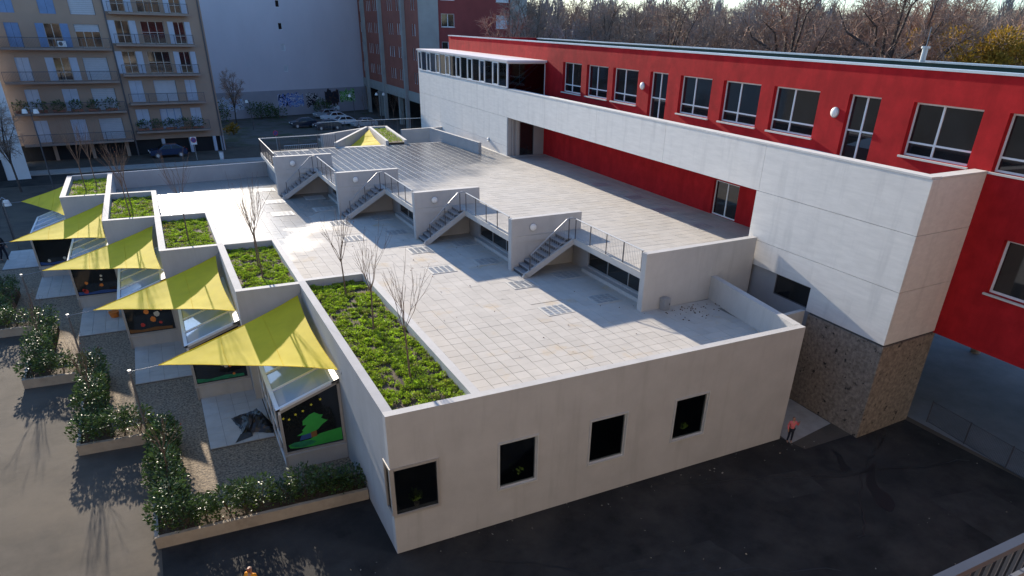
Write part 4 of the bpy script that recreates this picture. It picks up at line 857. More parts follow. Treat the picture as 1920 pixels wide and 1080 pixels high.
def graffiti(name, x0, x1, z0, z1, cols, seed):
    m = bpy.data.materials.new(name); m.use_nodes = True; N = m.node_tree.nodes; L = m.node_tree.links; p = N['Principled BSDF']; p.inputs['Roughness'].default_value = .8
    g_ = N.new('ShaderNodeNewGeometry'); nz = N.new('ShaderNodeTexNoise'); nz.inputs['Scale'].default_value = .9; nz.inputs['Distortion'].default_value = 2.5; nz.inputs['Detail'].default_value = 2; nz.noise_dimensions = '4D'; nz.inputs['W'].default_value = seed; L.new(g_.outputs['Position'], nz.inputs['Vector'])
    r_ = N.new('ShaderNodeValToRGB'); r_.color_ramp.interpolation = 'CONSTANT'; e_ = r_.color_ramp.elements
    for i, c in enumerate(cols):
        pos_ = .33 + .34 * i / len(cols)
        if i < 2: e_[i].position = 0 if i == 0 else pos_; e_[i].color = (*c, 1)
        else: q_ = e_.new(pos_); q_.color = (*c, 1)
    L.new(nz.outputs['Fac'], r_.inputs[0]); L.new(r_.outputs[0], p.inputs['Base Color'])
    mb = MB(); R2 = random.Random(seed); top = [(x0 + (x1 - x0) * i / 14, z1 - R2.random() * (z1 - z0) * .3) for i in range(15)]; bot = [(x0 + (x1 - x0) * i / 14, z0 + R2.random() * (z1 - z0) * .2) for i in range(15)]
    for i in range(14): mb.face([FGr.pt(ug(a), .135, z) for a, z in (bot[i], bot[i + 1], top[i + 1], top[i])])
    mb.build('graffiti', m, GBd)
W_, K_, B_, LB_, G_ = (.6, .6, .6), (.02, .02, .03), (.05, .12, .45), (.25, .4, .65), (.12, .42, .05)
graffiti('graffiti_white', 5.4, 10.6, -.2, 2.4, [K_, W_, LB_, W_, K_, W_], 3); graffiti('graffiti_blue', 16.6, 21.3, 0, 2.5, [B_, LB_, B_, W_, B_, K_], 7); graffiti('graffiti_black', 21.8, 24.2, -.3, 2.5, [K_, W_, K_, K_, W_], 9)
graffiti('graffiti_dark', 25.5, 28.3, -.2, 2.9, [K_, (.1, .05, .03), K_, K_, K_], 12); graffiti('graffiti_green', 28.5, 31.6, .3, 2.9, [G_, G_, W_, G_, K_, G_], 5)
# brick block: long side and end with concrete piers
BB = empty('brick_block', (40, 104, GZ), 'red brick block on a concrete beam with grey concrete piers', 'building')
brick = pm('brown_brick', (.30, .105, .075), .9, .14, .5, .15, 30); conc_pier = pm('pier_concrete', (.33, .33, .31), .85, .1, .6)
FS = FR((33.0, 92.0), (34.0, 130.0), (-1, 0)); ww = []
for z in (5.2, 8.4, 11.6, 14.9, 18.2):
    for ys_ in ((93.6, 2), (100.3, 3), (105.4, 3), (114.5, 3), (119.0, 3), (125.5, 2)):
        for i in range(ys_[1]): y = ys_[0] + i * 1.15; ww.append((FS.uY(y), FS.uY(y) + .75, z + .5, z + 2.05))
mb = MB(); wall(mb, FS, 0, FS.L, 4.5, 24, .4, ww); mb.build('side_facade', brick, BB)
mb = MB(); fbox(mb, FS, 0, FS.L, -.6, .12, 3.1, 4.5); mb.build('beam', conc_pier, BB)
mb = MB(); fbox(mb, FS, .5, FS.L, -14, -.45, 3.2, 23.8); mb.build('core', dark_in, BB)
for i, (a, b, c, d) in enumerate(ww):
    window(BB, FS, a, b, c, d, .12, .07, mat=white_frame, gmat=blind if R_.random() < .2 else glass)
for y in (98.6, 111.8, 123.5): mb = MB(); fbox(mb, FS, FS.uY(y), FS.uY(y) + .75, 0, .55, GZ, 24); mb.build('concrete_pier', conc_pier, BB)
for y in (92.2, 104.5, 117.5, 129.0): mb = MB(); fbox(mb, FS, FS.uY(y), FS.uY(y) + .7, -.7, -.05, GZ, 3.1); mb.build('pillar', conc_pier, BB)
mb = MB(); fbox(mb, FS, 2, FS.L, -9, -6, GZ, 3.1); fbox(mb, FS, FS.L - .4, FS.L - .1, -13.9, -.2, GZ, 3.1); mb.build('garage_and_sun_block', dark_in, BB)  # garage wall, plus an end wall added to block sun under the block
FN = FR((33.0, 92.0), (49.5, 90.5), (0, -1)); brick2 = pm('dark_red_brick', (.24, .055, .05), .9, .12, .5, .15, 30)
w2 = [(x, z) for z in (6.4, 9.8, 13.4, 16.8) for x in (3.4, 11.8)]
mb = MB(); wall(mb, FN, .3, FN.L - .01, 0, 24, .4, [(x, x + 2.0, z, z + 1.7) for x, z in w2]); mb.build('end_facade', brick2, BB)
for x, z in w2: window(BB, FN, x, x + 2.0, z, z + 1.7, .15, .08, mull=(x + 1.0,), mat=white_frame, gmat=blind if x > 5 else glass, sill=sillm)
mb = MB(); fbox(mb, FN, 0, 2.9, .0, .35, GZ, 24); mb.build('concrete_pier', conc_pier, BB); mb = MB(); fbox(mb, FN, FN.L - 2.6, FN.L, .0, .35, GZ, 24); mb.build('concrete_pier', conc_pier, BB)
# white neighbour at the far left
NB = empty('white_neighbour', (-23, 78, GZ), 'plain pale building edge at the far left behind a bare tree', 'building'); mb = MB(); mb.prism([(-34, 70), (-16.0, 72.8), (-17.2, 81.5), (-34, 80)], GZ, 13.5); mb.build('wall', pm('pale_render', (.62, .63, .65), .85, .06, .6), NB); mb = MB(); mb.prism([(-34.1, 69.9), (-15.9, 72.7), (-17.1, 81.6), (-34, 80.1)], 13.5, 13.7); mb.build('roof_edge', zinc, NB)
mb = MB(); fb_ = FR((-34, 70), (-16, 72.8), (0, -1)); fbox(mb, fb_, 11, 16.2, .0, .05, GZ, .8); mb.build('ground_opening', dark_in, NB)
# the block the picture is taken from: sunlit facade behind the viewpoint, one balcony of it shows
VB = empty('viewpoint_block', (0, -18, 0), 'apartment block at the viewpoint, only a balcony corner shows', 'apartment building')
cream = pm('brown_facade', (.24, .205, .17), .9, .06, .5); FV = FR((-45, -17.0), (45, -17.0), (0, 1))
vw = [(x, x + 1.6, z, z + 1.8) for z in (1.2, 4.4, 7.6, 10.8, 14.0, 17.2) for x in range(4, 88, 5)]
mb = MB(); wall(mb, FV, 0, 90, 0, 21, .4, vw); mb.build('wall', cream, VB)
mb = MB(); fbox(mb, FV, 0, 90, -10, -.42, 0, 20.9); mb.build('core', dark_in, VB)
mb = MB()
for (a, b, c, d) in vw: fbox(mb, FV, a, b, -.2, -.17, c, d)
tag(mb.build('window_panes', glass, VB), kind='stuff')
mb = MB(); mb.box(-.35, -16.99, 9.75, 7.5, -14.05, 9.95); b_ = mb.build('balcony', cream, VB); mb = MB(); mb.box(-.3, -16.98, 9.951, 7.4, -14.25, 9.975); mb.build('balcony_floor', terracotta, b_)
rail_m = pm('shaded_blue_grey_rail', (.05, .055, .075), .5, .08, 3)  # blue-grey rail, its colour darkened to stand for shade on it
mb = MB(); mb.bar((-.32, -14.05, 11.0), (7.4, -14.05, 11.0), .06, .05); mb.build('balcony_handrail', rail_m, b_)
mb = MB()
for i in range(70): x = -.3 + i * .11; mb.box(x - .008, -14.06, 10.0, x + .008, -14.04, 10.98)
tag(mb.build('balcony_bars', dark_steel, b_), kind='stuff')
for i in range(5): x = .35 + i * 1.2; mb = MB(); mb.box(x, -14.16, 10.05, x + .55, -14.13, 10.85); mb.build('balcony_panel', pm('pale_panel', (.14, .15, .18), .5, .05, 3) if i == 0 else MATS['pale_panel'], b_)

# ================================================================ CARS
def car(x, y, rz, paint, label, hatch=True, gr='cars in the car park'):
    o = empty('parked_car', (0, 0, 0), label, 'car', gr)
    prof = [(-2.0, .35), (-2.05, .62), (-1.98, .88), (-1.05, .98), (-.35, 1.44), (1.05, 1.46), (1.78, 1.02), (2.02, .92), (2.06, .55), (2.0, .35)]
    mb = MB(); W2 = .84; n_ = len(prof)
    def yw(z): return W2 * (1 if z < .95 else 1 - .30 * (z - .95) / .5)
    Lf = [(px, yw(pz), pz) for px, pz in prof]; Rt = [(px, -yw(pz), pz) for px, pz in prof]
    mb.face(Lf[::-1]); mb.face(Rt)
    for i in range(n_): j = (i + 1) % n_; mb.face([Lf[i], Lf[j], Rt[j], Rt[i]])
    body = mb.build('body', paint, o)
    bv = body.modifiers.new('bevel', 'BEVEL'); bv.width = .05; bv.segments = 2; bv.limit_method = 'ANGLE'
    for s_ in (1, -1):
        mb = MB(); pts = [(-.85, 1.0), (-.32, 1.37), (.32, 1.39), (.32, 1.0)]; mb.face([(a, s_ * (yw(b) + .012), b) for a, b in (pts if s_ < 0 else pts[::-1])]); mb.build('side_window', glass, o)
        mb = MB(); pts = [(.40, 1.0), (.40, 1.39), (1.0, 1.39), (1.6, 1.05), (1.5, 1.0)]; mb.face([(a, s_ * (yw(b) + .012), b) for a, b in (pts if s_ < 0 else pts[::-1])]); mb.build('side_window', glass, o)
    for (a, b) in (((-1.0, 1.02), (-.42, 1.40)), ((1.70, 1.08), (1.14, 1.42))):
        mb = MB(); e = -.02 if a[0] < 0 else .02; mb.face([(a[0] + e, -.66, a[1] + .01), (a[0] + e, .66, a[1] + .01), (b[0] + e, .58, b[1] + .01), (b[0] + e, -.58, b[1] + .01)]); mb.build('windscreen', glass, o)
    for wx in (-1.28, 1.28):
        for s_ in (1, -1):
            mb = MB(); mb.tube([(wx, s_ * .66, .31), (wx, s_ * .86, .31)], .31, 16); t_ = mb.build('wheel', dark_steel, o); mb = MB(); mb.tube([(wx, s_ * .84, .31), (wx, s_ * .872, .31)], .18, 12); mb.build('rim', alu, t_)
    for s_ in (1, -1):
        mb = MB(); mb.box(-2.07, s_ * .62 - .16, .66, -1.98, s_ * .62 + .16, .80); mb.build('headlight', white_frame, o); mb = MB(); mb.box(1.96, s_ * .66 - .1, .78, 2.06, s_ * .66 + .1, .95); mb.build('tail_light', draw_r, o)
    o.location = (x, y, gz(x, y)); o.rotation_euler = (0, 0, rz); return o
pw = pm('white_paint', (.72, .74, .77), .25, .03, 2, spec=.6, coat=.5); pn = pm('navy_paint', (.02, .028, .05), .2, .05, 2, spec=.6, coat=.6); pb = pm('blue_paint', (.018, .035, .085), .2, .05, 2, spec=.6, coat=.6); ps = pm('silver_paint', (.34, .36, .39), .25, .05, 2, spec=.6, coat=.5)
car(17.6, 105.2, R(8), pn, 'dark navy hatchback alone at the left of the parked cars'); car(26.0, 126.0, R(15), pw, 'white car farthest back in the row of parked cars'); car(23.6, 116.5, R(14), ps, 'silver car second farthest in the row of parked cars'); car(23.9, 112.0, R(12), pw, 'white car in the middle of the row of parked cars')
car(23.9, 105.8, R(10), pw, 'white car nearest in the row of parked cars'); car(26.6, 102.5, R(8), ps, 'grey car right of the nearest white parked car'); car(20.6, 101.8, R(6), pn, 'dark car just in front of the navy hatchback'); car(-2.8, 82.6, R(6), pb, 'blue hatchback parked in front of the ochre block pillars', gr=None)

# ================================================================ STREET FURNITURE
def street_lamp(x, y, h, label, heads, gr=None):
    z0 = gz(x, y); o = empty('street_lamp', (x, y, z0), label, 'street lamp', gr); mb = MB(); mb.tube([(x, y, z0), (x, y, z0 + h)], [.07, .04], 8); mb.build('pole', dark_steel, o)
    for (dx, dy) in heads:
        mb = MB(); mb.tube([(x, y, z0 + h), (x + dx * .5, y + dy * .5, z0 + h + .15), (x + dx, y + dy, z0 + h)], .03, 6); mb.build('arm', steel, o)
        mb = MB(); mb.tube([(x + dx, y + dy, z0 + h - .4), (x + dx, y + dy, z0 + h - .05)], [.26, .16], 10); mb.build('lamp_head', lampw, o)
street_lamp(9.9, 104.6, 4.2, 'slim lamp post standing alone left of the car park', [(-.35, 0)]); street_lamp(30.0, 104.0, 5.0, 'lamp post with two white heads in front of the brick block', [(-.55, .1), (.55, -.1)]); street_lamp(-13.6, 66.5, 7.2, 'lamp post with two white heads before the ochre block at left', [(-.45, .1), (.45, -.1)]); street_lamp(26.2, 106.5, 4.6, 'lamp post with a single arm between the car park trees', [(-.5, .1)])
street_lamp(-13.9, 42.0, 2.8, 'short path lamp in the dark garden left of the farthest sail', [(.3, 0)])
def round_sign(x, y, h, label, white_plate):
    z0 = gz(x, y); o = empty('parking_sign', (x, y, z0), label, 'sign'); mb = MB(); mb.tube([(x, y, z0), (x, y, z0 + h)], .035, 6); mb.build('post', steel, o)
    if white_plate: mb = MB(); mb.box(x - .32, y - .05, z0 + h - .85, x + .32, y - .03, z0 + h); mb.build('plate', white_frame, o)
    for r_, mt, d in ((.30, draw_r, -.06), (.235, draw_bl, -.065)):
        mb = MB(); mb.tube([(x, y + d + .012, z0 + h - .35), (x, y + d - .012, z0 + h - .35)], r_, 20); mb.build('disc', mt, o)
    mb = MB(); mb.bar((x - .17, y - .08, z0 + h - .18), (x + .17, y - .08, z0 + h - .52), .01, .05); mb.build('slash', draw_r, o)
round_sign(.1, 79.2, 2.6, 'no parking sign on a white plate before the ochre block', True); round_sign(9.6, 80.2, 2.9, 'round red and blue no parking sign seen past the deck railing', False)
o = empty('street_barrier', (12.5, 80.5, GZ), 'low white metal street barrier seen past the deck railing', 'barrier'); mb = MB(); mb.tube([(10.4, 80.3, GZ), (10.4, 80.3, GZ + 1.0), (15.2, 80.9, GZ + 1.0), (15.2, 80.9, GZ)], .035, 6); mb.tube([(10.4, 80.3, GZ + .5), (15.2, 80.9, GZ + .5)], .025, 6); mb.build('frame', white_frame, o); mb = MB()
for i in range(20): t = (i + .5) / 20; mb.tube([(10.4 + 4.8 * t, 80.3 + .6 * t, GZ + .5), (10.4 + 4.8 * t, 80.3 + .6 * t, GZ + 1.0)], .012, 4)
mb.build('bars', white_frame, o)
o = empty('litter_bin', (2.8, 78.4, GZ), 'small white cylindrical bin at the kerb', 'bin'); mb = MB(); mb.tube([(2.8, 78.4, GZ), (2.8, 78.4, GZ + .9)], [.22, .27], 12); mb.build('drum', pw, o); mb = MB(); mb.tube([(2.8, 78.4, GZ + .9), (2.8, 78.4, GZ + .96)], .29, 12); mb.build('rim', steel, o)
# pavement and kerb along the street behind
sheet('street', [(-60, 66), (60, 73.5), (60, 79), (-60, 71.5)], GZ + .006, asphalt_shaded)
mb = MB(); mb.prism([(-60, 71.6), (60, 79.1), (60, 81.6), (-60, 74.1)], GZ - .1, GZ + .12); tag(mb.build('pavement', concrete), kind='structure')
sheet('car_park', [(4.5, 88), (32, 91.5), (33, 125), (5, 114)], GZ + .008, pm('car_park_ground', (.10, .095, .085), .95, .25, .5, .2, 40, c2=(.06, .07, .035), c2scale=.3, c2lo=.5, c2hi=.6))
# mesh gate by the passage under the red building
o = empty('mesh_fence', (22.0, -.6, 0), 'low wire mesh fence along the passage under the red wing', 'fence'); a = Vector((21.95, -1.6, 0)); b = Vector((20.75, -10.5, 0)); mb = MB()
for z in (.06, .95): mb.tube([a + Vector((0, 0, z)), b + Vector((0, 0, z))], .014, 6)
mb.build('rails', dark_steel, o)
for i in range(6): p = a.lerp(b, i / 5); mb = MB(); mb.tube([p, p + Vector((0, 0, 1.0))], .02, 6); mb.build('post', dark_steel, o)
mb = MB()
for i in range(150): p = a.lerp(b, (i + .5) / 150); mb.tube([p + Vector((0, 0, .06)), p + Vector((0, 0, .95))], .007, 3, False)
tag(mb.build('mesh', dark_steel, o), kind='stuff')

# ================================================================ WOOD AND OTHER FAR TREES
def big_tree(seed, h, trunk, rx, lo, nl):
    """trunk with limbs reaching into a rounded crown, each limb set with branches and fine twigs"""
    Rr = random.Random(seed); tr, cr = MB(), MB(); th = h * lo; cz = h * (lo + 1) / 2 + .02 * h; rz_ = h * (1 - lo) / 2
    fork = Vector((Rr.uniform(-.4, .4), Rr.uniform(-.4, .4), th))
    tr.tube([(0, 0, -.3), (fork.x * .3, fork.y * .3, th * .5), tuple(fork)], [trunk, trunk * .8, trunk * .72], 7, False)
    def rv(): return Vector((Rr.gauss(0, 1), Rr.gauss(0, 1), Rr.gauss(0, 1))).normalized()
    def inside(p): return (p.x / rx) ** 2 + (p.y / rx) ** 2 + ((p.z - cz) / rz_) ** 2 < 1.05
    for i in range(nl):
        a_ = 6.283 * i / nl + Rr.uniform(-.5, .5); e = Rr.uniform(-.25, 1.35); q = Vector((math.cos(a_) * math.cos(e) * rx, math.sin(a_) * math.cos(e) * rx, cz + math.sin(e) * rz_)) * 1.0; q = fork.lerp(q, Rr.uniform(.8, .97))
        st_ = fork - Vector((0, 0, Rr.uniform(0, .15) * th)); m1 = st_.lerp(q, .35) + Vector((0, 0, .09 * h)) * Rr.uniform(.2, 1) + rv() * .4; m2 = st_.lerp(q, .7) + Vector((0, 0, .06 * h)) * Rr.uniform(0, 1) + rv() * .5
        limb = [st_, m1, m2, q]; tr.tube(limb, [trunk * .5, trunk * .36, trunk * .22, .03], 5, False)
        for j in range(15):
            t = Rr.uniform(.18, 1.0) * 2.999; k = int(t); p = limb[k].lerp(limb[k + 1], t - k); d = (rv() + (p - Vector((0, 0, cz * .85))).normalized() * .6 + Vector((0, 0, .25))).normalized(); L_ = Rr.uniform(1.2, 3.2); e_ = p + d * L_ + rv() * .3
            if not inside(e_): e_ = p + (e_ - p) * .45
            md = p.lerp(e_, .5) + rv() * .2; cr.tube([p, md, e_], [.05, .035, .02], 3, False)
            for n_ in range(11):
                u_ = Rr.uniform(.2, 1); w0 = p.lerp(md, u_ * 2) if u_ < .5 else md.lerp(e_, u_ * 2 - 1); dd = (rv() + d * .7 + Vector((0, 0, .2))).normalized(); l2 = Rr.uniform(.5, 1.3); w1 = w0 + dd * l2
                cr.tube([w0, w1], [.022, .012], 3, False)
                w2 = w0.lerp(w1, Rr.uniform(.3, .8)); cr.tube([w2, w2 + (dd + rv() * .8).normalized() * l2 * .6], [.016, .01], 3, False)
    return tr, cr
protos = []
for (sd_, h_, tk, rx_, lo_, nl_, tw) in ((31, 19.5, .30, 4.6, .36, 9, twig_far), (32, 18.5, .28, 5.0, .34, 10, twig_warm), (33, 20.5, .26, 4.0, .36, 8, twig_cool), (34, 18.0, .40, 5.4, .50, 9, twig_warm), (35, 19.0, .24, 4.2, .32, 9, twig_far)):
    tr, cr = big_tree(sd_, h_, tk, rx_, lo_, nl_); protos.append((tr, cr, tw))
made = {}
def place_tree(i, x, y, s, rz, label, gr, z=None, sz=1.0):
    tr, cr, tw = protos[i]
    if i not in made:
        o = empty('bare_tree', (0, 0, 0)); t_ = tr.build('trunk', bark_far, o); c_ = cr.build('crown', tw, o); made[i] = (t_.data, c_.data)
    else:
        o = empty('bare_tree', (0, 0, 0))
        for nm, me in zip(('trunk', 'crown'), made[i]): c = bpy.data.objects.new(nm, me); col.objects.link(c); c.parent = o
    o.location = (x, y, gz(x, y) if z is None else z); o.scale = (s, s, s * sz); o.rotation_euler = (0, 0, rz); tag(o, label, 'tree', gr); return o
def polar(px_az, dist): a_ = R(px_az); return CAM.x + math.sin(a_) * dist, CAM.y + math.cos(a_) * dist
Rw = random.Random(77)
for row, (dist, n_) in enumerate(((90, 16), (106, 19), (124, 21), (145, 22), (170, 24))):
    for i in range(n_):
        az = 23.5 + 42 * (i + Rw.uniform(.2, .8)) / n_; x, y = polar(az, dist * Rw.uniform(.95, 1.06))
        if x < 52 and y > 84: continue
        place_tree(Rw.randrange(5), x, y, Rw.uniform(.86, 1.02) * (1 + .035 * row), Rw.uniform(0, 6.28), 'bare winter tree in the dense wood behind the red wing', 'trees of the wood behind the red wing')
for (az, dist, i, s, nm) in ((45.7, 78, 3, 1.0, 'left of three'), (52.0, 76, 3, 1.05, 'middle of three'), (53.9, 80, 3, .95, 'right of three')):
    x, y = polar(az, dist); place_tree(i, x, y, s, az, 'dark forked bare tree above the red roof, %s in the front row' % nm, 'forked front trees of the wood')
for j, (az, dist, h_) in enumerate(((55.4, 86, 16.6), (57.6, 80, 16.2), (59.6, 82, 15.8), (37.0, 88, 14.6))):
    x, y = polar(az, dist); o = empty('ochre_tree', (x, y, GZ), ['ochre leaved tree above the red roof right of the vent, left of three', 'ochre leaved tree, middle of three at the right edge', 'ochre leaved tree at the extreme right edge', 'small ochre leaved tree alone in the middle of the wood'][j], 'tree'); tr, lf = MB(), MB(); Rr = random.Random(90 + j)
    tr.tube([(x, y, GZ), (x, y, GZ + h_ * .5)], [.25, .18], 7)
    for q in range(9 if j < 3 else 5):
        a_ = Rr.uniform(0, 6.28); rr = Rr.uniform(.6, 3.0 if j < 3 else 1.8); c = (x + rr * math.cos(a_), y + rr * math.sin(a_), GZ + h_ * Rr.uniform(.62, .95)); tr.tube([(x, y, GZ + h_ * .45), c], [.1, .03], 4, False); tree_blob(lf, Rr, c, Rr.uniform(1.2, 1.9), 520, .28)
    tr.build('trunk', bark_far, o); lf.build('crown', ochre_leaf, o)
mb = MB()
for q in range(22000):
    az = Rw.uniform(22, 68); dist = Rw.uniform(150, 215); x, y = polar(az, dist); zz = Rw.uniform(6, 17) - 2 * math.sin(az * 1.7) + 1.5 * math.sin(az * 5); L_ = Rw.uniform(1.2, 3.5); dx, dy = Rw.uniform(-.5, .5), Rw.uniform(-.5, .5); wv = .07
    p = Vector((x, y, zz)); t_ = p + Vector((dx * L_, dy * L_, L_)); b = len(mb.v); mb.v += [tuple(p - Vector((wv, -wv, 0))), tuple(p + Vector((wv, -wv, 0))), tuple(t_)]; mb.f.append((b, b + 1, b + 2)); mb.mi.append(0)
tag(mb.build('woodland', twig_cool), 'hazy mass of bare twigs at the back of the wood', 'woodland', None, 'stuff')
# smaller street trees and shrubs
def small_street_tree(x, y, h_, seed, label, lv=True): young_tree(x, y, gz(x, y), h_, label, seed, 'small street trees', lv)
for j, (x, y) in enumerate(((27.3, 103.8), (28.6, 100.6), (30.6, 99.6), (31.4, 96.8))): small_street_tree(x, y, 5.2, 60 + j, '%s of four small brown-leaved trees before the brick block' % ['leftmost', 'second from left', 'third from left', 'rightmost'][j])
place_tree(4, -16.2, 66, .46, 1, 'bare bushy tree before the pale building at the far left', None); place_tree(1, 8.2, 111, .42, 2, 'bare tree standing before the blank grey wall by the graffiti', None)
def shrub(x, y, r_, mat, label, seed, n=500):
    o = empty('shrub', (x, y, gz(x, y)), label, 'shrub', 'shrubs at the foot of the grey wall'); mb = MB(); Rr = random.Random(seed)
    for q in range(4): tree_blob(mb, Rr, (x + Rr.uniform(-r_, r_) * .7, y + Rr.uniform(-r_, r_) * .5, gz(x, y) + r_ * Rr.uniform(.5, 1.1)), r_ * .8, n // 4, .3)
    mb.build('foliage', mat, o); mb = MB()
    for q in range(5): mb.tube([(x, y, gz(x, y)), (x + Rr.uniform(-.4, .4) * r_, y + Rr.uniform(-.3, .3) * r_, gz(x, y) + r_)], [.05, .02], 4)
    mb.build('stems', stemm, o)
shrub(13.0, 117.5, 1.7, laurel, 'dark rounded shrub between the white and blue graffiti', 1); shrub(15.6, 118.6, 1.4, laurel, 'smaller dark shrub beside the blue graffiti', 2); shrub(24.8, 122, 1.9, laurel, 'tall dark shrub between black and green graffiti', 3); shrub(6.0, 113.5, 1.8, laurel, 'dark shrub below the white graffiti at left', 4); shrub(6.5, 100, .9, ochre_leaf, 'yellowish dry bush by the street corner', 5, 400)

# ================================================================ PEOPLE
def skin_mesh(name, pts, edges, rad, mat, parent, sub=1):
    me = bpy.data.meshes.new(name); me.from_pydata(pts, edges, []); ob = bpy.data.objects.new(name + '_cage', me); col.objects.link(ob)
    md = ob.modifiers.new('skin', 'SKIN'); sv = me.skin_vertices[0].data if me.skin_vertices else None
    if sv is None:
        bm_ = bmesh.new(); bm_.from_mesh(me); bm_.verts.layers.skin.verify(); bm_.to_mesh(me); bm_.free(); sv = me.skin_vertices[0].data
    for i, r_ in enumerate(rad): sv[i].radius = (r_, r_) if not isinstance(r_, tuple) else r_; sv[i].use_root = (i == 0)
    s_ = ob.modifiers.new('sub', 'SUBSURF'); s_.levels = sub; s_.render_levels = sub
    dg = bpy.context.evaluated_depsgraph_get(); dg.update(); m2 = bpy.data.meshes.new_from_object(ob.evaluated_get(dg)); m2.name = name
    bpy.data.objects.remove(ob); m2.materials.clear(); m2.materials.append(mat); m2.polygons.foreach_set('use_smooth', [True] * len(m2.polygons))
    o = bpy.data.objects.new(name, m2); col.objects.link(o)
    if parent: o.parent = parent
    return o
skin_c = pm('skin', (.42, .23, .15), .55, .06, 6)
def person(x, y, z, h, rz, label, top_m, leg_m, hair_m, pose):
    o = empty('person', (0, 0, 0), label, 'person'); k = h / 1.7
    J = dict(pel=(0, 0, .90), belly=(0, 0, 1.05), chest=(0, .0, 1.26), neck=(0, 0, 1.44), head0=(0, -.01, 1.52), head1=(0, -.015, 1.62), crown=(0, 0, 1.67), shL=(.17, 0, 1.38), shR=(-.17, 0, 1.38), hipL=(.095, 0, .87), hipR=(-.095, 0, .87))
    J.update(pose)
    for s_ in 'LR':
        hd = Vector(J['ha' + s_]); el = Vector(J['el' + s_]); d = (hd - el).normalized(); side = d.cross(Vector((0, 1, .01))).normalized(); J['pa' + s_] = tuple(hd + d * .07)
        for f_, off in enumerate((-.028, -.009, .010, .028)): J['f%d%s' % (f_, s_)] = tuple(hd + d * (.155 - .012 * abs(f_ - 1.3)) + side * off + Vector((0, -.015, 0)))
        J['th' + s_] = tuple(hd + d * .085 + side * .055 + Vector((0, -.02, 0)))
        ft = Vector(J['an' + s_]); J['he' + s_] = tuple(ft + Vector((0, .03, -.05))); J['to' + s_] = tuple(ft + Vector((0, -.15, -.055)))
    rd = dict(pel=.125, belly=.12, chest=.135, neck=.05, head0=.075, head1=.095, crown=.07, shL=.065, shR=.065, hipL=.085, hipR=.085)
    for s_ in 'LR':
        rd.update({'el' + s_: .042, 'ha' + s_: .030, 'pa' + s_: .036, 'kn' + s_: .055, 'an' + s_: .040, 'he' + s_: .04, 'to' + s_: .035, 'th' + s_: .010}); rd.update({'f%d%s' % (f_, s_): .008 for f_ in range(4)})
    E_ = [('pel', 'belly'), ('belly', 'chest'), ('chest', 'neck'), ('neck', 'head0'), ('head0', 'head1'), ('head1', 'crown')]
    for s_ in 'LR':
        E_ += [('chest', 'sh' + s_), ('sh' + s_, 'el' + s_), ('el' + s_, 'ha' + s_), ('ha' + s_, 'pa' + s_), ('ha' + s_, 'th' + s_), ('pel', 'hip' + s_), ('hip' + s_, 'kn' + s_), ('kn' + s_, 'an' + s_), ('an' + s_, 'to' + s_)] + [('pa' + s_, 'f%d%s' % (f_, s_)) for f_ in range(4)]
    def mk(nm, keep, mat, grow_, sub=1):
        ks = [q for q in J if any(q in e for e in keep)]; ks.sort(key=lambda q: q != keep[0][0]); ix = {q: i for i, q in enumerate(ks)}
        return skin_mesh(nm, [J[q] for q in ks], [(ix[a], ix[b]) for a, b in keep], [rd[q] + grow_ for q in ks], mat, o, sub)
    mk('body', E_, skin_c, 0)
    tp = [('chest', 'belly'), ('belly', 'pel')] + [e for s_ in 'LR' for e in (('chest', 'sh' + s_), ('sh' + s_, 'el' + s_), ('el' + s_, 'ha' + s_))]
    J2 = dict(J); mk('top', tp, top_m, .016)
    mk('trousers', [e for s_ in 'LR' for e in (('pel', 'hip' + s_), ('hip' + s_, 'kn' + s_), ('kn' + s_, 'an' + s_))], leg_m, .014)
    hh = Vector(J['head1']); J['c0'] = tuple(hh + Vector((0, .03, .05))); J['c1'] = tuple(hh + Vector((0, .065, -.04))); J['c2'] = tuple(hh + Vector((0, .07, -.14))); rd.update(c0=.088, c1=.075, c2=.05)
    mk('hair', [('c0', 'c1'), ('c1', 'c2')], hair_m, 0)
    for s_ in 'LR': mk('shoe', [('he' + s_, 'to' + s_)], dark_steel, .012)
    fc = MB(); y_ = hh.y - .088
    for s_ in (-1, 1): fc.tube([(s_ * .034, y_ + .012, hh.z - .005), (s_ * .034, y_ - .002, hh.z - .005)], .012, 6)
    fc.build('eyes', dark_steel, o)
    fc = MB(); fc.hexa([(-.014, y_ + .01, hh.z - .05), (.014, y_ + .01, hh.z - .05), (.006, y_ + .01, hh.z), (-.006, y_ + .01, hh.z), (-.012, y_ - .02, hh.z - .05), (.012, y_ - .02, hh.z - .05), (.004, y_, hh.z), (-.004, y_, hh.z)]); fc.build('nose', skin_c, o)
    fc = MB(); fc.box(-.022, y_ - .001, hh.z - .078, .022, y_ + .02, hh.z - .068); fc.build('mouth', draw_r, o)
    o.location = (x, y, z); o.scale = (k, k, k); o.rotation_euler = (0, 0, rz); return o
hair_d = pm('dark_hair', (.012, .010, .009), .5, .2, 8); hair_r = pm('ginger_hair', (.30, .09, .03), .5, .2, 8); pink = pm('pink_cloth', (.70, .16, .17), .8, .08, 5); navy_c = pm('navy_cloth', (.015, .018, .03), .85, .1, 5); orange_c = pm('orange_cloth', (.80, .30, .01), .8, .08, 5); black_c = pm('black_cloth', (.02, .02, .022), .85, .1, 5)
person(15.52, -.32, 0, 1.12, R(-25), 'small child in pink top and dark trousers at the wall corner, hand raised', pink, navy_c, hair_d, dict(elL=(.30, -.04, 1.16), haL=(.27, -.16, 1.42), elR=(-.24, .03, 1.12), haR=(-.23, -.06, .90), knL=(.11, -.03, .48), anL=(.12, .02, .08), knR=(-.09, -.02, .48), anR=(-.10, .04, .08)))
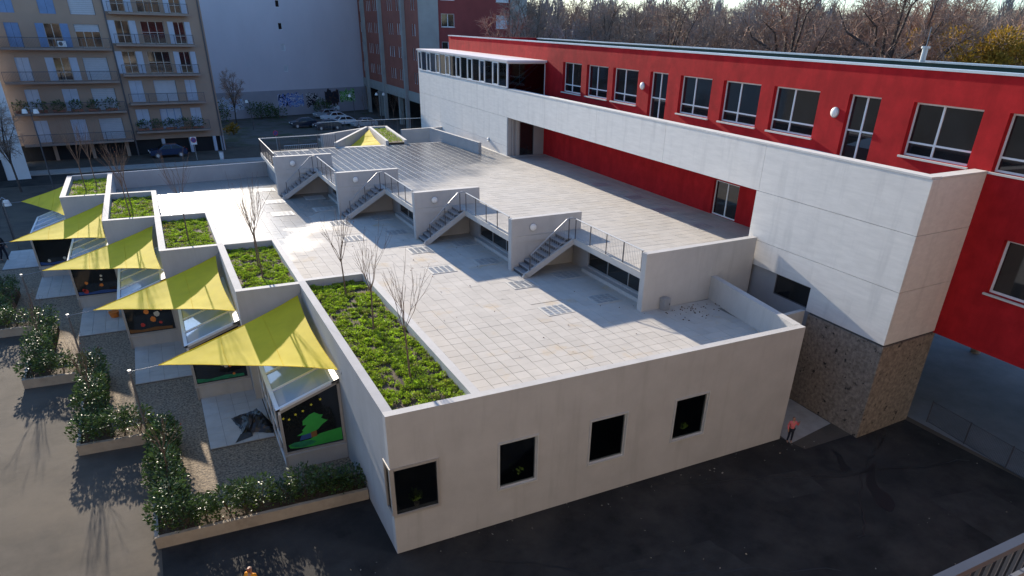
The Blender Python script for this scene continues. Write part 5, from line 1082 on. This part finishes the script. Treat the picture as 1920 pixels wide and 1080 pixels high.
person(-13.85, 37.2, 0, 1.70, R(40), 'person in dark clothes walking in the shade at the far left', black_c, navy_c, hair_d, dict(elL=(.24, .02, 1.12), haL=(.24, -.12, .92), elR=(-.24, .05, 1.12), haR=(-.25, .08, .88), knL=(.10, -.14, .48), anL=(.10, -.12, .08), knR=(-.09, .02, .48), anR=(-.10, .24, .10)))
person(-4.0, -.25, 0, 1.27, R(140), 'child with ginger hair and orange top at the bottom edge of the yard', orange_c, navy_c, hair_r, dict(elL=(.24, .02, 1.14), haL=(.26, -.06, .92), elR=(-.24, .02, 1.14), haR=(-.26, -.08, .92), knL=(.10, -.05, .48), anL=(.10, .0, .08), knR=(-.09, .02, .48), anR=(-.10, .06, .08)))

# ================================================================ SMALL THINGS
bag = pm('black_plastic', (.012, .012, .014), .35, .3, 4, .8, 9, spec=.6)
o = empty('black_tarpaulin', (-2.75, 9.5, .07), 'crumpled black plastic sheet on the paved pad beside the nearest bay', 'plastic sheet'); Rr = random.Random(8); mb = MB(); n_ = 16
def bz(i, j):
    u_, v_ = i / n_, j / n_; x = -3.35 + 1.15 * u_ + .12 * math.sin(5 * v_); y = 8.65 + 1.65 * v_ + .2 * math.sin(4 * u_); e_ = min(u_, 1 - u_, v_, 1 - v_)
    return (x + Rr.uniform(-.03, .03), y + Rr.uniform(-.03, .03), .085 + min(1, e_ * 4) * (.42 + .3 * math.sin(3 * u_ + 1) * math.cos(4 * v_)) * (1 if u_ > .25 else .5) * Rr.uniform(.75, 1.1))
vv = [[bz(i, j) for j in range(n_ + 1)] for i in range(n_ + 1)]
for i in range(n_):
    for j in range(n_): mb.face([vv[i][j], vv[i + 1][j], vv[i + 1][j + 1], vv[i][j + 1]])
mb.build('sheet', bag, o); mb = MB(); mb.face([(-3.55, 8.35, .085), (-2.9, 8.6, .09), (-2.9, 8.9, .14), (-3.3, 8.8, .16)]); mb.build('flap', bag, o)
o = empty('toy_basket', (-7.62, 23.9, .07), 'small orange and white basket on the pad of the middle bay', 'basket'); mb = MB(); mb.tube([(-7.62, 23.9, .07), (-7.62, 23.9, .36)], [.18, .26], 10); mb.build('basket', draw_o, o); mb = MB(); mb.tube([(-7.62 + .24 * math.cos(t * .35), 23.9, .36 + .22 * math.sin(t * .35)) for t in range(10)], .018, 5); mb.build('handle', draw_w, o)
o = empty('utility_box', (13.45, 5.6, ZT), 'small grey metal utility box at the foot of the near fin wall', 'utility box'); mb = MB(); mb.box(13.28, 5.45, ZT, 13.62, 5.74, ZT + .50); mb.build('cabinet', steel, o); mb = MB(); mb.box(13.31, 5.435, ZT + .05, 13.59, 5.449, ZT + .45); d_ = mb.build('door', steel, o); mb = MB(); mb.box(13.54, 5.42, ZT + .22, 13.57, 5.435, ZT + .30); mb.build('handle', dark_steel, d_)
# dry leaves blown into the corners of the terrace
mb = MB()
for q in range(60): x, y = Rr.uniform(13.2, 15.9), 5.5 - abs(Rr.gauss(0, .9)); leaf(mb, Vector((x, y, ZT + .015)), Vector((Rr.uniform(-1, 1), Rr.uniform(-1, 1), .15)), .09, .6)
for q in range(70): x, y = Rr.uniform(3, 14), Rr.uniform(1, 24); (inpoly(x, y, terr)) and leaf(mb, Vector((x, y, ZT + .015)), Vector((Rr.uniform(-1, 1), Rr.uniform(-1, 1), .15)), .07, .6)
tag(mb.build('fallen_leaves', pm('brown_leaf', (.10, .05, .025), .8, .3, 4)), 'dry brown leaves scattered on the roof terrace tiles', 'leaves', None, 'stuff')
# pot plants and paper squares behind the front windows
for j, (x, lab) in enumerate(((4.0, 'bushy pot plant behind the front window next to the corner window'), (10.45, 'spiky pot plant behind the right-hand front window'), (.75, 'leafy pot plant behind the corner window'))):
    o = empty('pot_plant', (x, .30, 1.37), lab, 'pot plant'); mb = MB(); mb.tube([(x, .20, 1.375), (x, .20, 1.53)], [.06, .085], 10); mb.build('pot', draw_w, o); mb = MB(); tree_blob(mb, Rr, (x, .22, 1.74), .20, 140, .13); mb.build('leaves', laurel2, o)
o = empty('paper_mosaic', (7.2, .36, 1.3), 'orange and red paper squares stuck behind the middle front window', 'decoration')
for (a, z, mt) in ((7.05, 2.35, draw_o), (7.0, 1.75, draw_o), (6.8, 1.6, draw_r), (7.3, 1.65, draw_b), (7.55, 1.55, draw_dg), (7.45, 1.85, draw_b), (6.75, 1.85, draw_dg)):
    mb = MB(); mb.box(a - .12, .12, z - .12, a + .12, .125, z + .12); mb.build('paper_square', mt, o)
# oil-dark stains on the yard
def stain(pts, z): mb = MB(); mb.face([(x, y, z) for x, y in pts]); tag(mb.build('wet_stain', pm('wet_asphalt', (.008, .008, .009), .5, .2, 2, spec=.5) if 'wet_asphalt' not in MATS else MATS['wet_asphalt']), kind='structure')
stain([(15.6, -4.1), (15.9, -3.6), (16.3, -3.3), (16.9, -2.9), (17.4, -2.8), (17.0, -3.1), (16.5, -3.5), (16.15, -3.9), (16.1, -4.4), (15.8, -4.9), (15.3, -5.1), (15.2, -4.6)], .011)
stain([(16.0, -2.3), (16.4, -1.9), (16.55, -1.5), (16.7, -1.5), (16.6, -1.95), (16.35, -2.3), (16.2, -2.7), (15.8, -2.75)], .011)
mb = MB()
for q in range(150):
    x, y = Rr.uniform(-6, 21), Rr.uniform(-11, -.1) if Rr.random() < .6 else -abs(Rr.gauss(0, .5)) - .05
    leaf(mb, Vector((x, y, .02)), Vector((Rr.uniform(-1, 1), Rr.uniform(-1, 1), .1)), Rr.uniform(.04, .09), .6)
tag(mb.build('yard_litter', pm('pale_litter', (.22, .20, .17), .8, .4, 4, rand=.5)), 'tiny pale scraps and leaves scattered on the dark yard', 'litter', None, 'stuff')
# asphalt repairs, cracks and a drain in the dark yard
patch_m = pm('repaired_asphalt', (.042, .040, .037), .92, .3, 1.5, .5, 100, spec=.2)
for pts in ([(5.2, -3.2), (8.9, -3.6), (9.3, -5.3), (8.2, -5.2), (5.5, -4.8)], [(12.0, -1.6), (14.6, -1.9), (14.3, -3.3), (12.2, -3.0)], [(17.2, -5.2), (19.6, -5.6), (19.2, -8.9), (17.0, -8.4)], [(-3.4, .6), (-1.3, .4), (-1.2, -.9), (-3.2, -.8)]):
    mb = MB(); q = []
    for i in range(len(pts)):
        a_, b_ = Vector(pts[i]), Vector(pts[(i + 1) % len(pts)])
        for j in range(6): p = a_.lerp(b_, j / 6); q.append((p.x + Rr.uniform(-.05, .05), p.y + Rr.uniform(-.05, .05), .009))
    mb.face(q); tag(mb.build('asphalt_patch', patch_m), kind='structure')
for (a_, b_) in (((2.0, -1.2), (11.5, -6.4)), ((9.5, -.8), (20.5, -5.0)), ((13.2, -5.5), (20.0, -2.2)), ((-5.8, .9), (2.5, -2.4))):
    mb = MB(); a_, b_ = Vector(a_), Vector(b_); n_ = 26; d = (b_ - a_).normalized(); nn = Vector((-d.y, d.x)); off = 0; P = []
    for i in range(n_ + 1): off += Rr.uniform(-.16, .16); P.append((a_.lerp(b_, i / n_) + nn * off, Rr.uniform(.008, .03)))
    for (p, w0), (q, w1) in zip(P[:-1], P[1:]): mb.face([(p.x - nn.x * w0, p.y - nn.y * w0, .0125), (q.x - nn.x * w1, q.y - nn.y * w1, .0125), (q.x + nn.x * w1, q.y + nn.y * w1, .0125), (p.x + nn.x * w0, p.y + nn.y * w0, .0125)])
    tag(mb.build('asphalt_crack', MATS['wet_asphalt']), kind='structure')
o = empty('drain_cover', (11.0, -7.2, 0), 'square iron drain cover in the dark yard', 'drain cover'); mb = MB(); mb.box(10.7, -7.5, .0, 11.3, -6.9, .016); mb.build('frame', dark_steel, o)
for i in range(6): mb = MB(); mb.box(10.76 + i * .085, -7.44, .017, 10.80 + i * .085, -6.96, .022); mb.build('slot_bar', steel, o)
